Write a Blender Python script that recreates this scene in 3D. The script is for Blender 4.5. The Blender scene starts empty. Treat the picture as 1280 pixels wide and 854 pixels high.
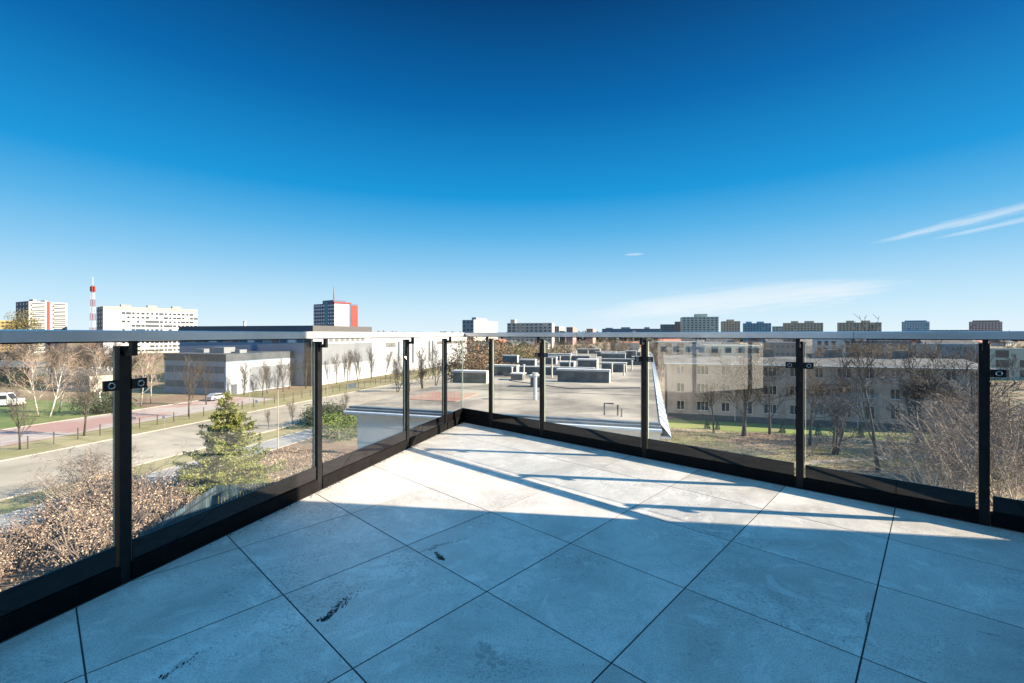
import bpy, math, random
import numpy as np
from mathutils import Vector, Matrix
R = math.radians
scene = bpy.context.scene
COL = scene.collection

# ------------------------------------------------------------------ camera, sky, sun, exposure
H = 1.09                     # eye height above the terrace floor
FPX = 560.0                  # focal length in pixels of a 1280 px wide picture
HOR = 417.5                  # horizon row
EYE_G = 13.7                 # eye height above the ground
GZ = H - EYE_G

cd = bpy.data.cameras.new("camera")
cam = bpy.data.objects.new("camera", cd)
COL.objects.link(cam)
cam.location = (0, 0, H)
cam.rotation_euler = (R(90), 0, 0)
cd.sensor_width = 36
cd.lens = 36 * FPX / 1280
cd.shift_y = -(427 - HOR) / 1280
cd.clip_start = 0.05
cd.clip_end = 20000
scene.camera = cam

SUN_EL, SUN_AZ = R(27.4), R(98.0)
wd = bpy.data.worlds.new("World")
scene.world = wd
wd.use_nodes = True
NT = wd.node_tree
NT.nodes.clear()


class NG:
    """small node-graph helper"""
    def __init__(s, nt): s.nt = nt

    def n(s, typ, ins=None, **kw):
        nd = s.nt.nodes.new(typ)
        for k, v in kw.items(): setattr(nd, k, v)
        for k, v in (ins or {}).items():
            if hasattr(v, 'is_output'): s.nt.links.new(v, nd.inputs[k])
            else: nd.inputs[k].default_value = v
        return nd

    def m(s, op, a, b=0.0, c=0.0, clamp=False):
        nd = s.n('ShaderNodeMath', {0: a, 1: b, 2: c}, operation=op)
        nd.use_clamp = clamp
        return nd.outputs[0]

    def ramp(s, fac, stops, interp='LINEAR'):
        nd = s.n('ShaderNodeValToRGB', {0: fac})
        cr = nd.color_ramp
        cr.interpolation = interp
        while len(cr.elements) < len(stops): cr.elements.new(0.5)
        for e, (p, c) in zip(cr.elements, stops):
            e.position = p
            e.color = (*c, 1) if len(c) == 3 else c
        return nd.outputs[0]

    def mix(s, fac, a, b, blend='MIX'):
        nd = s.n('ShaderNodeMix', data_type='RGBA', blend_type=blend)
        for i, v in ((0, fac), (6, a), (7, b)):
            if hasattr(v, 'is_output'): s.nt.links.new(v, nd.inputs[i])
            else: nd.inputs[i].default_value = v if i == 0 or len(v) == 4 else (*v, 1)
        return nd.outputs[2]

    def sm(s, x, a, b):
        nd = s.n('ShaderNodeMapRange', {0: x, 1: a, 2: b, 3: 0.0, 4: 1.0}, interpolation_type='SMOOTHSTEP')
        return nd.outputs[0]


g = NG(NT)
sky = g.n('ShaderNodeTexSky', sky_type='NISHITA', sun_disc=False)
sky.sun_elevation = SUN_EL
sky.sun_rotation = SUN_AZ
sky.altitude = 100
sky.air_density = 1.0
sky.dust_density = 0.6
sky.ozone_density = 2.2
hsv = g.n('ShaderNodeHueSaturation', {'Hue': 0.495, 'Saturation': 1.25, 'Value': 1.0, 'Color': sky.outputs[0]})
tc = g.n('ShaderNodeTexCoord')
sx = g.n('ShaderNodeSeparateXYZ', {0: tc.outputs['Generated']})
dx, dy, dz = sx.outputs
yy = g.m('MAXIMUM', dy, 0.02)
qx = g.m('DIVIDE', dx, yy)
qz = g.m('DIVIDE', dz, yy)
front = g.sm(dy, 0.05, 0.3)


def streak(ax, az_, bx, bz, w, seed, fade=0.12):
    """thin cloud along a line of sky from (ax,az) to (bx,bz)"""
    L = math.hypot(bx - ax, bz - az_)
    ux, uz = (bx - ax) / L, (bz - az_) / L
    px = g.m('SUBTRACT', qx, ax)
    pz = g.m('SUBTRACT', qz, az_)
    t = g.m('ADD', g.m('MULTIPLY', px, ux), g.m('MULTIPLY', pz, uz))
    d = g.m('SUBTRACT', g.m('MULTIPLY', pz, ux), g.m('MULTIPLY', px, uz))
    cv = g.n('ShaderNodeCombineXYZ', {0: g.m('MULTIPLY', t, 7.0), 1: g.m('MULTIPLY', d, 130.0), 2: seed})
    nz = g.n('ShaderNodeTexNoise', {'Vector': cv.outputs[0], 'Scale': 1.0, 'Detail': 9.0, 'Roughness': 0.68}).outputs[0]
    dd = g.m('ADD', d, g.m('MULTIPLY', g.m('SUBTRACT', nz, 0.5), w * 1.6))
    tt = g.m('DIVIDE', t, L)
    wid = g.m('MULTIPLY', g.m('POWER', g.m('MAXIMUM', g.m('MULTIPLY', g.m('MULTIPLY', tt, g.m('SUBTRACT', 1.0, tt)), 4.0), 0.001), 0.7), w)
    a = g.m('SUBTRACT', 1.0, g.sm(g.m('DIVIDE', g.m('ABSOLUTE', dd), g.m('MAXIMUM', wid, 0.0005)), 0.0, 1.0))
    a = g.m('MULTIPLY', a, g.m('MULTIPLY', g.sm(t, 0.0, fade), g.m('SUBTRACT', 1.0, g.sm(t, L - fade, L))))
    return g.m('MULTIPLY', a, g.m('ADD', g.m('MULTIPLY', nz, 0.9), 0.35), clamp=True)


cl = g.m('MULTIPLY', streak(0.10, 0.035, 0.94, 0.118, 0.040, 1.0, 0.25), 0.7)
cl = g.m('MAXIMUM', cl, g.m('MULTIPLY', streak(0.2, 0.055, 0.80, 0.128, 0.016, 7.0, 0.2), 0.5))
cl = g.m('MAXIMUM', cl, g.m('MULTIPLY', streak(0.78, 0.196, 1.6, 0.390, 0.015, 2.0), 0.5))
cl = g.m('MAXIMUM', cl, g.m('MULTIPLY', streak(0.91, 0.206, 1.6, 0.349, 0.010, 3.0), 0.42))
cl = g.m('MAXIMUM', cl, g.m('MULTIPLY', streak(0.245, 0.176, 0.30, 0.179, 0.004, 4.0, 0.02), 0.5))
cl = g.m('MULTIPLY', cl, front)
gam = g.n('ShaderNodeGamma', {0: hsv.outputs[0], 1: 1.0})
# sky colour by height, overhead brightened as added fill, mixed with computed sky
EXPO = 1.75
KS = 1.0 / (0.10 * 2 ** EXPO)
def kc(r, g_, b_): return (r * KS / 12, g_ * KS / 12, b_ * KS / 12)
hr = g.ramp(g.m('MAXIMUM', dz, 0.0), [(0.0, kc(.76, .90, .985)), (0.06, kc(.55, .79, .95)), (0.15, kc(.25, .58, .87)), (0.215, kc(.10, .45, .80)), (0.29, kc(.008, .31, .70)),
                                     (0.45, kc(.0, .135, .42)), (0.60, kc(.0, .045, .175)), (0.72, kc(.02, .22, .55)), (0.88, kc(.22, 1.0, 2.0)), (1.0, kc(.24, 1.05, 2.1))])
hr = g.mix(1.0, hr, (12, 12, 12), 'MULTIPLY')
behind = g.m('MULTIPLY', g.sm(dy, 0.1, -0.6), 0.7)  # added blue fill behind the camera for the shaded floor
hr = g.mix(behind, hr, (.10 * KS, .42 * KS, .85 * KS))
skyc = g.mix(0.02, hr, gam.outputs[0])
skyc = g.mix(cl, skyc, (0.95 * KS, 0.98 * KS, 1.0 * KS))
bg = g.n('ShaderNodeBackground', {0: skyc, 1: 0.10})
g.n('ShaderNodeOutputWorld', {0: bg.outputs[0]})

sd = bpy.data.lights.new("sun", 'SUN')
sd.energy = 4.9
sd.angle = R(0.5)
sd.color = (1.0, 0.85, 0.67)
so = bpy.data.objects.new("sun", sd)
COL.objects.link(so)
sdir = Vector((math.sin(SUN_AZ) * math.cos(SUN_EL), math.cos(SUN_AZ) * math.cos(SUN_EL), math.sin(SUN_EL)))
so.rotation_euler = sdir.to_track_quat('Z', 'Y').to_euler()
so.location = (60, -20, 60)

vs = scene.view_settings
vs.view_transform = 'Standard'
vs.look = 'None'
vs.gamma = 1
vs.exposure = EXPO
vs.use_curve_mapping = False
scene.cycles.max_bounces = 8
scene.cycles.transparent_max_bounces = 24
scene.cycles.use_denoising = True

# ------------------------------------------------------------------ helpers
TH = R(16.9)
SU, CU = math.sin(TH), math.cos(TH)


def S(u, v, z=GZ):
    """street frame: u along the street, v across it to the left"""
    return Vector((SU * u - CU * v, CU * u + SU * v, z))


ROT_ST = -TH                 # local x = across to the right, local y = along the street


def gpt(px, py, drop=EYE_G):
    z = FPX * drop / (py - HOR)
    return Vector(((px - 640) * z / FPX, z, H - drop))


def u_at(px, v):
    t = (px - 640) / FPX
    return v * (CU + SU * t) / (SU - CU * t)


class MB:
    def __init__(s): s.v, s.f, s.mi = [], [], []

    def add(s, vs_, fs, mi=0):
        o = len(s.v)
        s.v.extend([tuple(v) for v in vs_])
        for f in fs:
            s.f.append([i + o for i in f])
            s.mi.append(mi)

    def obox(s, o, ex, ey, ez, mi=0):
        o, ex, ey, ez = map(Vector, (o, ex, ey, ez))
        vv = [o, o + ex, o + ex + ey, o + ey, o + ez, o + ex + ez, o + ex + ey + ez, o + ey + ez]
        s.add(vv, [(3, 2, 1, 0), (4, 5, 6, 7), (0, 1, 5, 4), (1, 2, 6, 5), (2, 3, 7, 6), (3, 0, 4, 7)], mi)

    def box(s, x0, x1, y0, y1, z0, z1, mi=0):
        s.obox((x0, y0, z0), (x1 - x0, 0, 0), (0, y1 - y0, 0), (0, 0, z1 - z0), mi)

    def quad(s, a, b, c, d, mi=0): s.add([a, b, c, d], [(0, 1, 2, 3)], mi)

    def prism(s, poly, z0, z1, mi=0):
        n = len(poly)
        s.add([(x, y, z0) for x, y in poly] + [(x, y, z1) for x, y in poly],
              [tuple(range(n))[::-1], tuple(range(n, 2 * n))] + [(i, (i + 1) % n, n + (i + 1) % n, n + i) for i in range(n)], mi)

    def tube(s, pts, rad, n=5, mi=0, cap=True):
        pts = [Vector(p) for p in pts]
        if not isinstance(rad, (list, tuple)): rad = [rad] * len(pts)
        o = len(s.v)
        for i, p in enumerate(pts):
            d = (pts[min(i + 1, len(pts) - 1)] - pts[max(i - 1, 0)])
            d = d.normalized() if d.length > 1e-9 else Vector((0, 0, 1))
            a = d.cross(Vector((0.31, 0.95, 0.05)) if abs(d.y) < 0.9 else Vector((1, 0, 0))).normalized()
            b = d.cross(a)
            for k in range(n):
                t = 2 * math.pi * k / n
                s.v.append(tuple(p + rad[i] * (math.cos(t) * a + math.sin(t) * b)))
        for i in range(len(pts) - 1):
            for k in range(n):
                k2 = (k + 1) % n
                s.f.append([o + i * n + k, o + i * n + k2, o + (i + 1) * n + k2, o + (i + 1) * n + k])
                s.mi.append(mi)
        if cap:
            s.f.append([o + k for k in range(n)][::-1]); s.mi.append(mi)
            s.f.append([o + (len(pts) - 1) * n + k for k in range(n)]); s.mi.append(mi)

    def mesh(s, name, mats, smooth=False):
        me = bpy.data.meshes.new(name)
        me.from_pydata(s.v, [], s.f)
        for m_ in (mats if isinstance(mats, (list, tuple)) else [mats]): me.materials.append(m_)
        me.polygons.foreach_set('material_index', s.mi)
        if smooth: me.polygons.foreach_set('use_smooth', [True] * len(s.f))
        me.update()
        return me

    def build(s, name, mats, parent=None, smooth=False, fix=False):
        me = s.mesh(name, mats, smooth)
        if fix:
            import bmesh
            bm = bmesh.new(); bm.from_mesh(me)
            bmesh.ops.recalc_face_normals(bm, faces=bm.faces)
            bm.to_mesh(me); bm.free()
        return link(name, me, parent)


def link(name, me, parent=None):
    o = bpy.data.objects.new(name, me)
    COL.objects.link(o)
    if parent: o.parent = parent
    return o


def thing(name, label, cat, loc=(0, 0, 0), rz=0.0, group=None):
    o = bpy.data.objects.new(name, None)
    COL.objects.link(o)
    o.location = loc
    o.rotation_euler = (0, 0, rz)
    return tag(o, label, cat, group)


def tag(o, label, cat, group=None):
    o['label'] = label
    o['category'] = cat
    if group: o['group'] = group
    return o


def kind(o, k):
    o['kind'] = k
    return o


def copy_tree(o, parent=None):
    c = o.copy()
    COL.objects.link(c)
    if parent: c.parent = parent
    for ch in list(o.children): copy_tree(ch, c)
    return c


def place(proto, used, loc, rz, label, group=None, sc=1.0):
    """first use moves the prototype itself, later ones copy it"""
    key = proto.name
    o = proto if key not in used else copy_tree(proto)
    used.add(key)
    o.location = loc
    o.rotation_euler = (0, 0, rz)
    o.scale = (sc, sc, sc)
    o['label'] = label
    if group: o['group'] = group
    elif 'group' in o: del o['group']
    return o


ORD = ["first", "second", "third", "fourth", "fifth", "sixth", "seventh", "eighth", "ninth", "tenth", "eleventh", "twelfth",
       "thirteenth", "fourteenth", "fifteenth", "sixteenth", "seventeenth", "eighteenth", "nineteenth", "twentieth"]

# ------------------------------------------------------------------ materials
MATS = {}


def mat(name, col, rough=0.7, col2=None, scale=3.0, detail=6.0, bump=0.0, bscale=None, metal=0.0, spec=0.5, lo=0.35, hi=0.65, island=0.0,
        stretch=None):
    if name in MATS: return MATS[name]
    m = bpy.data.materials.new(name)
    m.use_nodes = True
    nt = m.node_tree
    nt.nodes.clear()
    k = NG(nt)
    out = k.n('ShaderNodeOutputMaterial')
    p = k.n('ShaderNodeBsdfPrincipled', {'Roughness': rough, 'Metallic': metal, 'Specular IOR Level': spec})
    nt.links.new(p.outputs[0], out.inputs[0])
    t = k.n('ShaderNodeTexCoord')
    vec = t.outputs['Object']
    if stretch: vec = k.n('ShaderNodeMapping', {0: vec, 3: stretch}).outputs[0]
    c2 = col2 or tuple(x * 0.8 for x in col)
    nz = k.n('ShaderNodeTexNoise', {'Vector': vec, 'Scale': scale, 'Detail': detail, 'Roughness': 0.6})
    c = k.mix(k.sm(nz.outputs[0], lo, hi), col, c2)
    if island:
        gi = k.n('ShaderNodeNewGeometry').outputs['Random Per Island']
        v = k.m('ADD', k.m('MULTIPLY', gi, island * 2), 1 - island)
        c = k.mix(1.0, c, k.n('ShaderNodeCombineColor', {0: v, 1: v, 2: v}).outputs[0], 'MULTIPLY')
    nt.links.new(c, p.inputs['Base Color'])
    if bump:
        nb = k.n('ShaderNodeTexNoise', {'Vector': vec, 'Scale': bscale or scale * 8, 'Detail': 5.0})
        bp = k.n('ShaderNodeBump', {'Strength': bump, 'Distance': 0.02, 'Height': nb.outputs[0]})
        nt.links.new(bp.outputs[0], p.inputs['Normal'])
    MATS[name] = m
    return m


def glass_mat(name, tint, ior=1.56, dirt=0.006):
    m = bpy.data.materials.new(name)
    m.use_nodes = True
    nt = m.node_tree
    nt.nodes.clear()
    k = NG(nt)
    out = k.n('ShaderNodeOutputMaterial')
    ge = k.n('ShaderNodeNewGeometry')
    i = k.m('ADD', ior, k.m('MULTIPLY', ge.outputs['Backfacing'], 1 / ior - ior))
    fr = k.n('ShaderNodeFresnel', {0: i})
    tr = k.n('ShaderNodeBsdfTransparent', {0: (*tint, 1)})
    gl = k.n('ShaderNodeBsdfGlossy', {'Color': (1, 1, 1, 1), 'Roughness': 0.0})
    a = k.n('ShaderNodeMixShader', {0: fr.outputs[0], 1: tr.outputs[0], 2: gl.outputs[0]})
    t = k.n('ShaderNodeTexCoord')
    mp = k.n('ShaderNodeMapping', {0: t.outputs['Object'], 3: (3, 3, 0.7)})
    nz = k.n('ShaderNodeTexNoise', {'Vector': mp.outputs[0], 'Scale': 2.2, 'Detail': 7.0, 'Roughness': 0.65})
    df = k.n('ShaderNodeBsdfDiffuse', {0: (0.7, 0.7, 0.68, 1)})
    b = k.n('ShaderNodeMixShader', {0: k.m('MULTIPLY', k.sm(nz.outputs[0], 0.45, 0.8), dirt), 1: a.outputs[0], 2: df.outputs[0]})
    nt.links.new(b.outputs[0], out.inputs[0])
    return m


M_GLASS = glass_mat("clear_glass", (0.985, 0.992, 0.982))
M_GEDGE = mat("glass_edge", (0.34, 0.42, 0.38), 0.3, (0.28, 0.36, 0.33))
M_BLACK = mat("black_metal", (0.005, 0.005, 0.007), 0.42, (0.011, 0.011, 0.012), 20, bump=0.05, spec=0.25)
M_KICK = mat("black_gloss", (0.008, 0.007, 0.008), 0.03, (0.012, 0.011, 0.012), 6)
M_BASE = mat("black_matt", (0.004, 0.004, 0.005), 0.7, (0.008, 0.007, 0.007), 14, bump=0.2, spec=0.12)
M_STEEL = mat("brushed_steel", (0.66, 0.66, 0.65), 0.32, (0.50, 0.50, 0.50), 2.0, metal=0.5, bump=0.03, bscale=60)
M_BOLT = mat("bolt_steel", (0.6, 0.6, 0.6), 0.25, metal=0.9)
M_GASKET = mat("grey_gasket", (0.25, 0.25, 0.27), 0.5)
M_WHITE = mat("white_render", (0.72, 0.72, 0.70), 0.85, (0.62, 0.62, 0.60), 0.25, bump=0.1, bscale=30)
M_OFFWHITE = mat("off_white_render", (0.42, 0.40, 0.36), 0.85, (0.35, 0.33, 0.30), 0.2)
M_GREYREND = mat("grey_render", (0.35, 0.31, 0.29), 0.9, (0.235, 0.205, 0.19), 0.8, bump=0.1, bscale=25, stretch=(1, 1, .3), lo=.42, hi=.7)
M_PLINTH = mat("dark_plinth", (0.10, 0.09, 0.085), 0.9, (0.07, 0.065, 0.06), 1.2)
M_FELT = mat("roof_felt", (0.36, 0.315, 0.255), 0.9, (0.16, 0.142, 0.12), 0.28, 12, bump=0.3, bscale=6, lo=0.36, hi=0.62)
M_FELTRED = mat("red_felt", (0.33, 0.16, 0.115), 0.9, (0.36, 0.26, 0.20), 0.7)
M_SHEET = mat("blue_grey_sheet", (0.42, 0.47, 0.52), 0.45, (0.34, 0.39, 0.44), 1.0)
M_DKROOF = mat("dark_roof", (0.07, 0.085, 0.10), 0.6, (0.05, 0.06, 0.075), 0.4)
M_GREYROOF = mat("grey_roof", (0.12, 0.12, 0.115), 0.85, (0.05, 0.052, 0.052), 0.5, 8)
M_WIN = mat("window_glass", (0.025, 0.035, 0.045), 0.06, (0.04, 0.05, 0.06), 0.4, spec=0.8)
M_WINB = mat("curtained_glass", (0.22, 0.22, 0.21), 0.15, (0.10, 0.11, 0.12), 1.2, spec=0.8)
M_FRAME = mat("white_frame", (0.56, 0.55, 0.53), 0.5, (0.50, 0.49, 0.48))
M_CHIM = mat("chimney_render", (0.15, 0.155, 0.155), 0.9, (0.075, 0.085, 0.09), 1.4, bump=0.15, bscale=12)
M_CAP = mat("chimney_cap", (0.55, 0.55, 0.53), 0.85, (0.46, 0.46, 0.45), 2)
M_ASPH = mat("asphalt", (0.38, 0.325, 0.25), 0.9, (0.26, 0.225, 0.175), 0.14, 10, bump=0.2, bscale=4)
M_PAVE = mat("concrete_paving", (0.30, 0.29, 0.28), 0.9, (0.24, 0.235, 0.225), 0.5, 8)
M_PAVEP = mat("pink_paving", (0.33, 0.20, 0.17), 0.9, (0.36, 0.31, 0.28), 0.12, 8, lo=0.42, hi=0.56)
M_KERB = mat("kerb_concrete", (0.37, 0.34, 0.30), 0.9, (0.28, 0.26, 0.23), 1.5)
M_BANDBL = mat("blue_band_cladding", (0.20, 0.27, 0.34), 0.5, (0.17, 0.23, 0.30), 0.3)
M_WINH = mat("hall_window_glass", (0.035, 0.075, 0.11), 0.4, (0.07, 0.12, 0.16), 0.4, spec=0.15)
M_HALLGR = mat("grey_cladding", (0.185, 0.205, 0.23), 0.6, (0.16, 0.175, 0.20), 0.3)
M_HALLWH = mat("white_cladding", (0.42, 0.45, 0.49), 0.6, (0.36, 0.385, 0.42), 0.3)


def bark(name, a, b, sc=4): return mat(name, a, 0.9, b, sc, 6, bump=0.3, bscale=20)


M_BIRCH = bark("birch_bark", (0.62, 0.59, 0.53), (0.16, 0.14, 0.12), 2.2)
M_BTWIG = mat("birch_twigs", (0.36, 0.27, 0.21), 0.85, (0.26, 0.18, 0.14), 2)
M_BARK = bark("grey_bark", (0.16, 0.135, 0.11), (0.09, 0.075, 0.06))
M_TWIG = mat("brown_twigs", (0.19, 0.15, 0.12), 0.9, (0.13, 0.10, 0.08), 2)
M_DBARK = bark("dark_bark", (0.07, 0.06, 0.05), (0.04, 0.035, 0.03))
M_DTWIG = mat("dark_twigs", (0.07, 0.057, 0.047), 0.9, (0.045, 0.038, 0.032), 2)
M_PTWIG = mat("pale_twigs", (0.40, 0.345, 0.275), 0.9, (0.20, 0.165, 0.125), 1.0)
M_PSTEM = mat("pale_stems", (0.50, 0.44, 0.36), 0.9, (0.34, 0.29, 0.23), 1.0)
M_SPRUCE = mat("spruce_needles", (0.235, 0.245, 0.055), 0.7, (0.10, 0.125, 0.03), 1.2, island=0.5)
M_JUNIPER = mat("dark_evergreen", (0.03, 0.055, 0.022), 0.8, (0.018, 0.035, 0.016), 2, island=0.5)
M_DRYLEAF = mat("dry_seed_leaves", (0.46, 0.35, 0.25), 0.85, (0.25, 0.165, 0.115), 1.2, island=0.65)
M_BRLEAF = mat("brown_leaves", (0.22, 0.13, 0.07), 0.85, (0.14, 0.085, 0.045), 0.8, island=0.5)
M_OLLEAF = mat("olive_leaves", (0.16, 0.15, 0.05), 0.85, (0.11, 0.085, 0.035), 0.8, island=0.5)
M_BOX = mat("bright_hedge", (0.13, 0.19, 0.035), 0.8, (0.08, 0.12, 0.03), 1.5, island=0.4)

# ------------------------------------------------------------------ ground and roads
def ground_material():
    m = bpy.data.materials.new("ground_cover")
    m.use_nodes = True
    nt = m.node_tree
    k = NG(nt)
    p = nt.nodes['Principled BSDF']
    p.inputs['Roughness'].default_value = 0.95
    p.inputs['Specular IOR Level'].default_value = 0.1
    t = k.n('ShaderNodeTexCoord')
    def nz(s, d=8, r=0.6): return k.n('ShaderNodeTexNoise', {'Vector': t.outputs['Object'], 'Scale': s, 'Detail': d, 'Roughness': r}).outputs[0]
    dry = k.ramp(nz(1.3, 10, 0.75), [(0.3, (0.13, 0.10, 0.07)), (0.5, (0.25, 0.20, 0.135)), (0.7, (0.33, 0.28, 0.19))])
    leaf = k.ramp(nz(2.1, 10, 0.8), [(0.3, (0.12, 0.085, 0.06)), (0.55, (0.23, 0.16, 0.11)), (0.75, (0.30, 0.22, 0.16))])
    c = k.mix(k.sm(nz(0.09, 4), 0.42, 0.58), dry, leaf)
    gr = k.ramp(nz(1.7, 8, 0.7), [(0.3, (0.09, 0.11, 0.035)), (0.7, (0.17, 0.18, 0.07))])
    c = k.mix(k.m('MULTIPLY', k.sm(nz(0.055, 5), 0.5, 0.64), 0.75), c, gr)
    nt.links.new(c, p.inputs['Base Color'])
    bp = k.n('ShaderNodeBump', {'Strength': 0.6, 'Distance': 0.2, 'Height': nz(3.0, 8, 0.8)})
    nt.links.new(bp.outputs[0], p.inputs['Normal'])
    return m


M_GROUND = ground_material()
b = MB()
b.quad((-2600, -1500, GZ), (2600, -1500, GZ), (2600, 3800, GZ), (-2600, 3800, GZ))
kind(b.build("ground", M_GROUND), 'structure')


def strip(name, u0, u1, v0, v1, m, lift, h=0.0):
    bb = MB()
    P = [S(u0, v0), S(u1, v0), S(u1, v1), S(u0, v1)]
    z1 = GZ + lift + h
    if h: bb.prism([(q.x, q.y) for q in P], GZ - 0.05, z1)
    else: bb.quad(*[(q.x, q.y, z1) for q in P])
    return kind(bb.build(name, m, fix=True), 'structure')


M_LAWN = mat("lawn_green", (0.09, 0.135, 0.028), 0.95, (0.16, 0.17, 0.06), 0.35, 9, bump=0.4, bscale=6, lo=0.38, hi=0.68)
M_VERGE = mat("dry_verge", (0.20, 0.19, 0.075), 0.95, (0.27, 0.22, 0.12), 0.5, 9, bump=0.4, bscale=6)
M_BANK = mat("bank_grass", (0.13, 0.115, 0.04), 0.95, (0.19, 0.15, 0.075), 0.4, 9, bump=0.5, bscale=5)
strip("road", -36, 420, 51.0, 66.4, M_ASPH, 0.012)
strip("footpath", -36, 300, 42.5, 46.6, M_PAVE, 0.016)
strip("road_verge", -36, 420, 46.75, 50.85, M_VERGE, 0.008)
strip("grass_strip", -36, 420, 66.7, 75.0, M_VERGE, 0.008)
strip("forecourt", -36, 76, 75.15, 88.0, M_PAVEP, 0.016)
strip("lawn", -36, 60, 88.3, 122.0, M_LAWN, 0.012)
strip("grass_bank", 76.3, 420, 75.0, 83.6, M_BANK, 0.012)
for v in (50.85, 66.4): strip("kerb", -36, 420, v, v + 0.15, M_KERB, 0.0, 0.12)
for v in (42.35, 46.6): strip("path_edging", -36, 300, v, v + 0.15, M_KERB, 0.0, 0.05)
strip("forecourt_edging", -36, 76, 88.0, 88.3, M_KERB, 0.0, 0.1)
strip("building_lawn", 69.5, 76.4, -46, -2.5, mat("bright_lawn", (0.14, 0.20, 0.025), 0.95, (0.16, 0.15, 0.06), 0.5, 8, bump=0.3, bscale=8), 0.01)
b = MB()
b.quad((-300, -320, GZ + .006), (-16, -320, GZ + .006), (-16, -9, GZ + .006), (-300, -9, GZ + .006))
kind(b.build("added_dark_ground", mat("added_ground_dark", (0.05, 0.05, 0.05), 0.9, (0.035, 0.035, 0.036), 0.1)), 'structure')  # unseen dark sheet added to keep the right-hand glass reflections dark
# beaten track across the dry ground on the right
b = MB()
tr_pts = [(30, -3.0), (38, -6.5), (46, -9.0), (54, -15), (60, -26), (64, -40)]
for i in range(len(tr_pts) - 1):
    (a0, c0), (a1, c1) = tr_pts[i], tr_pts[i + 1]
    b.quad(S(a0, c0 - 1.1, GZ + .008), S(a1, c1 - 1.1, GZ + .008), S(a1, c1 + 1.1, GZ + .008), S(a0, c0 + 1.1, GZ + .008))
kind(b.build("dirt_track", mat("beaten_earth", (0.27, 0.225, 0.17), 0.95, (0.20, 0.165, 0.12), 0.8, 8), fix=True), 'structure')

# ------------------------------------------------------------------ terrace: outline
def line_px(px, A, B):
    """point on the floor line A-B seen in image column px (units of eye height)"""
    t = (px - 640) / FPX
    d = (B[0] - A[0], B[1] - A[1])
    k = (t * A[1] - A[0]) / (d[0] - t * d[1])
    return Vector(((A[0] + k * d[0]) * H, (A[1] + k * d[1]) * H, 0))


LA, LB = (-1.574, 1.81), (-0.567, 5.122)
RA, RB = (-0.567, 5.122), (2.486, 2.36)
CORNER = Vector((LB[0] * H, LB[1] * H, 0))
L_DIR = Vector((LA[0] - LB[0], LA[1] - LB[1], 0)).normalized()       # from the corner towards the camera side
R_DIR = Vector((RB[0] - RA[0], RB[1] - RA[1], 0)).normalized()
L_IN = Vector((-L_DIR.y, L_DIR.x, 0))
if L_IN.dot(-CORNER) < 0: L_IN = -L_IN
R_IN = Vector((-R_DIR.y, R_DIR.x, 0))
if R_IN.dot(-CORNER) < 0: R_IN = -R_IN
YAW = -0.7564
TA = Vector((math.cos(YAW), math.sin(YAW), 0))
TB = Vector((-TA.y, TA.x, 0))
W0 = CORNER + R_DIR * ((Vector((2.785 * H, 2.17 * H, 0)) - CORNER).dot(R_DIR))     # where the railing meets the penthouse wall
W1 = W0 - TB * 6.0
L1B = CORNER + L_DIR * 7.6
POLY = [CORNER, W0, W1, L1B]


def clip(poly, a, n):
    out = []
    for i in range(len(poly)):
        p, q = poly[i], poly[(i + 1) % len(poly)]
        dp, dq = (p - a).dot(n), (q - a).dot(n)
        if dp >= 0: out.append(p)
        if dp * dq < 0: out.append(p + (q - p) * (dp / (dp - dq)))
    return out


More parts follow.
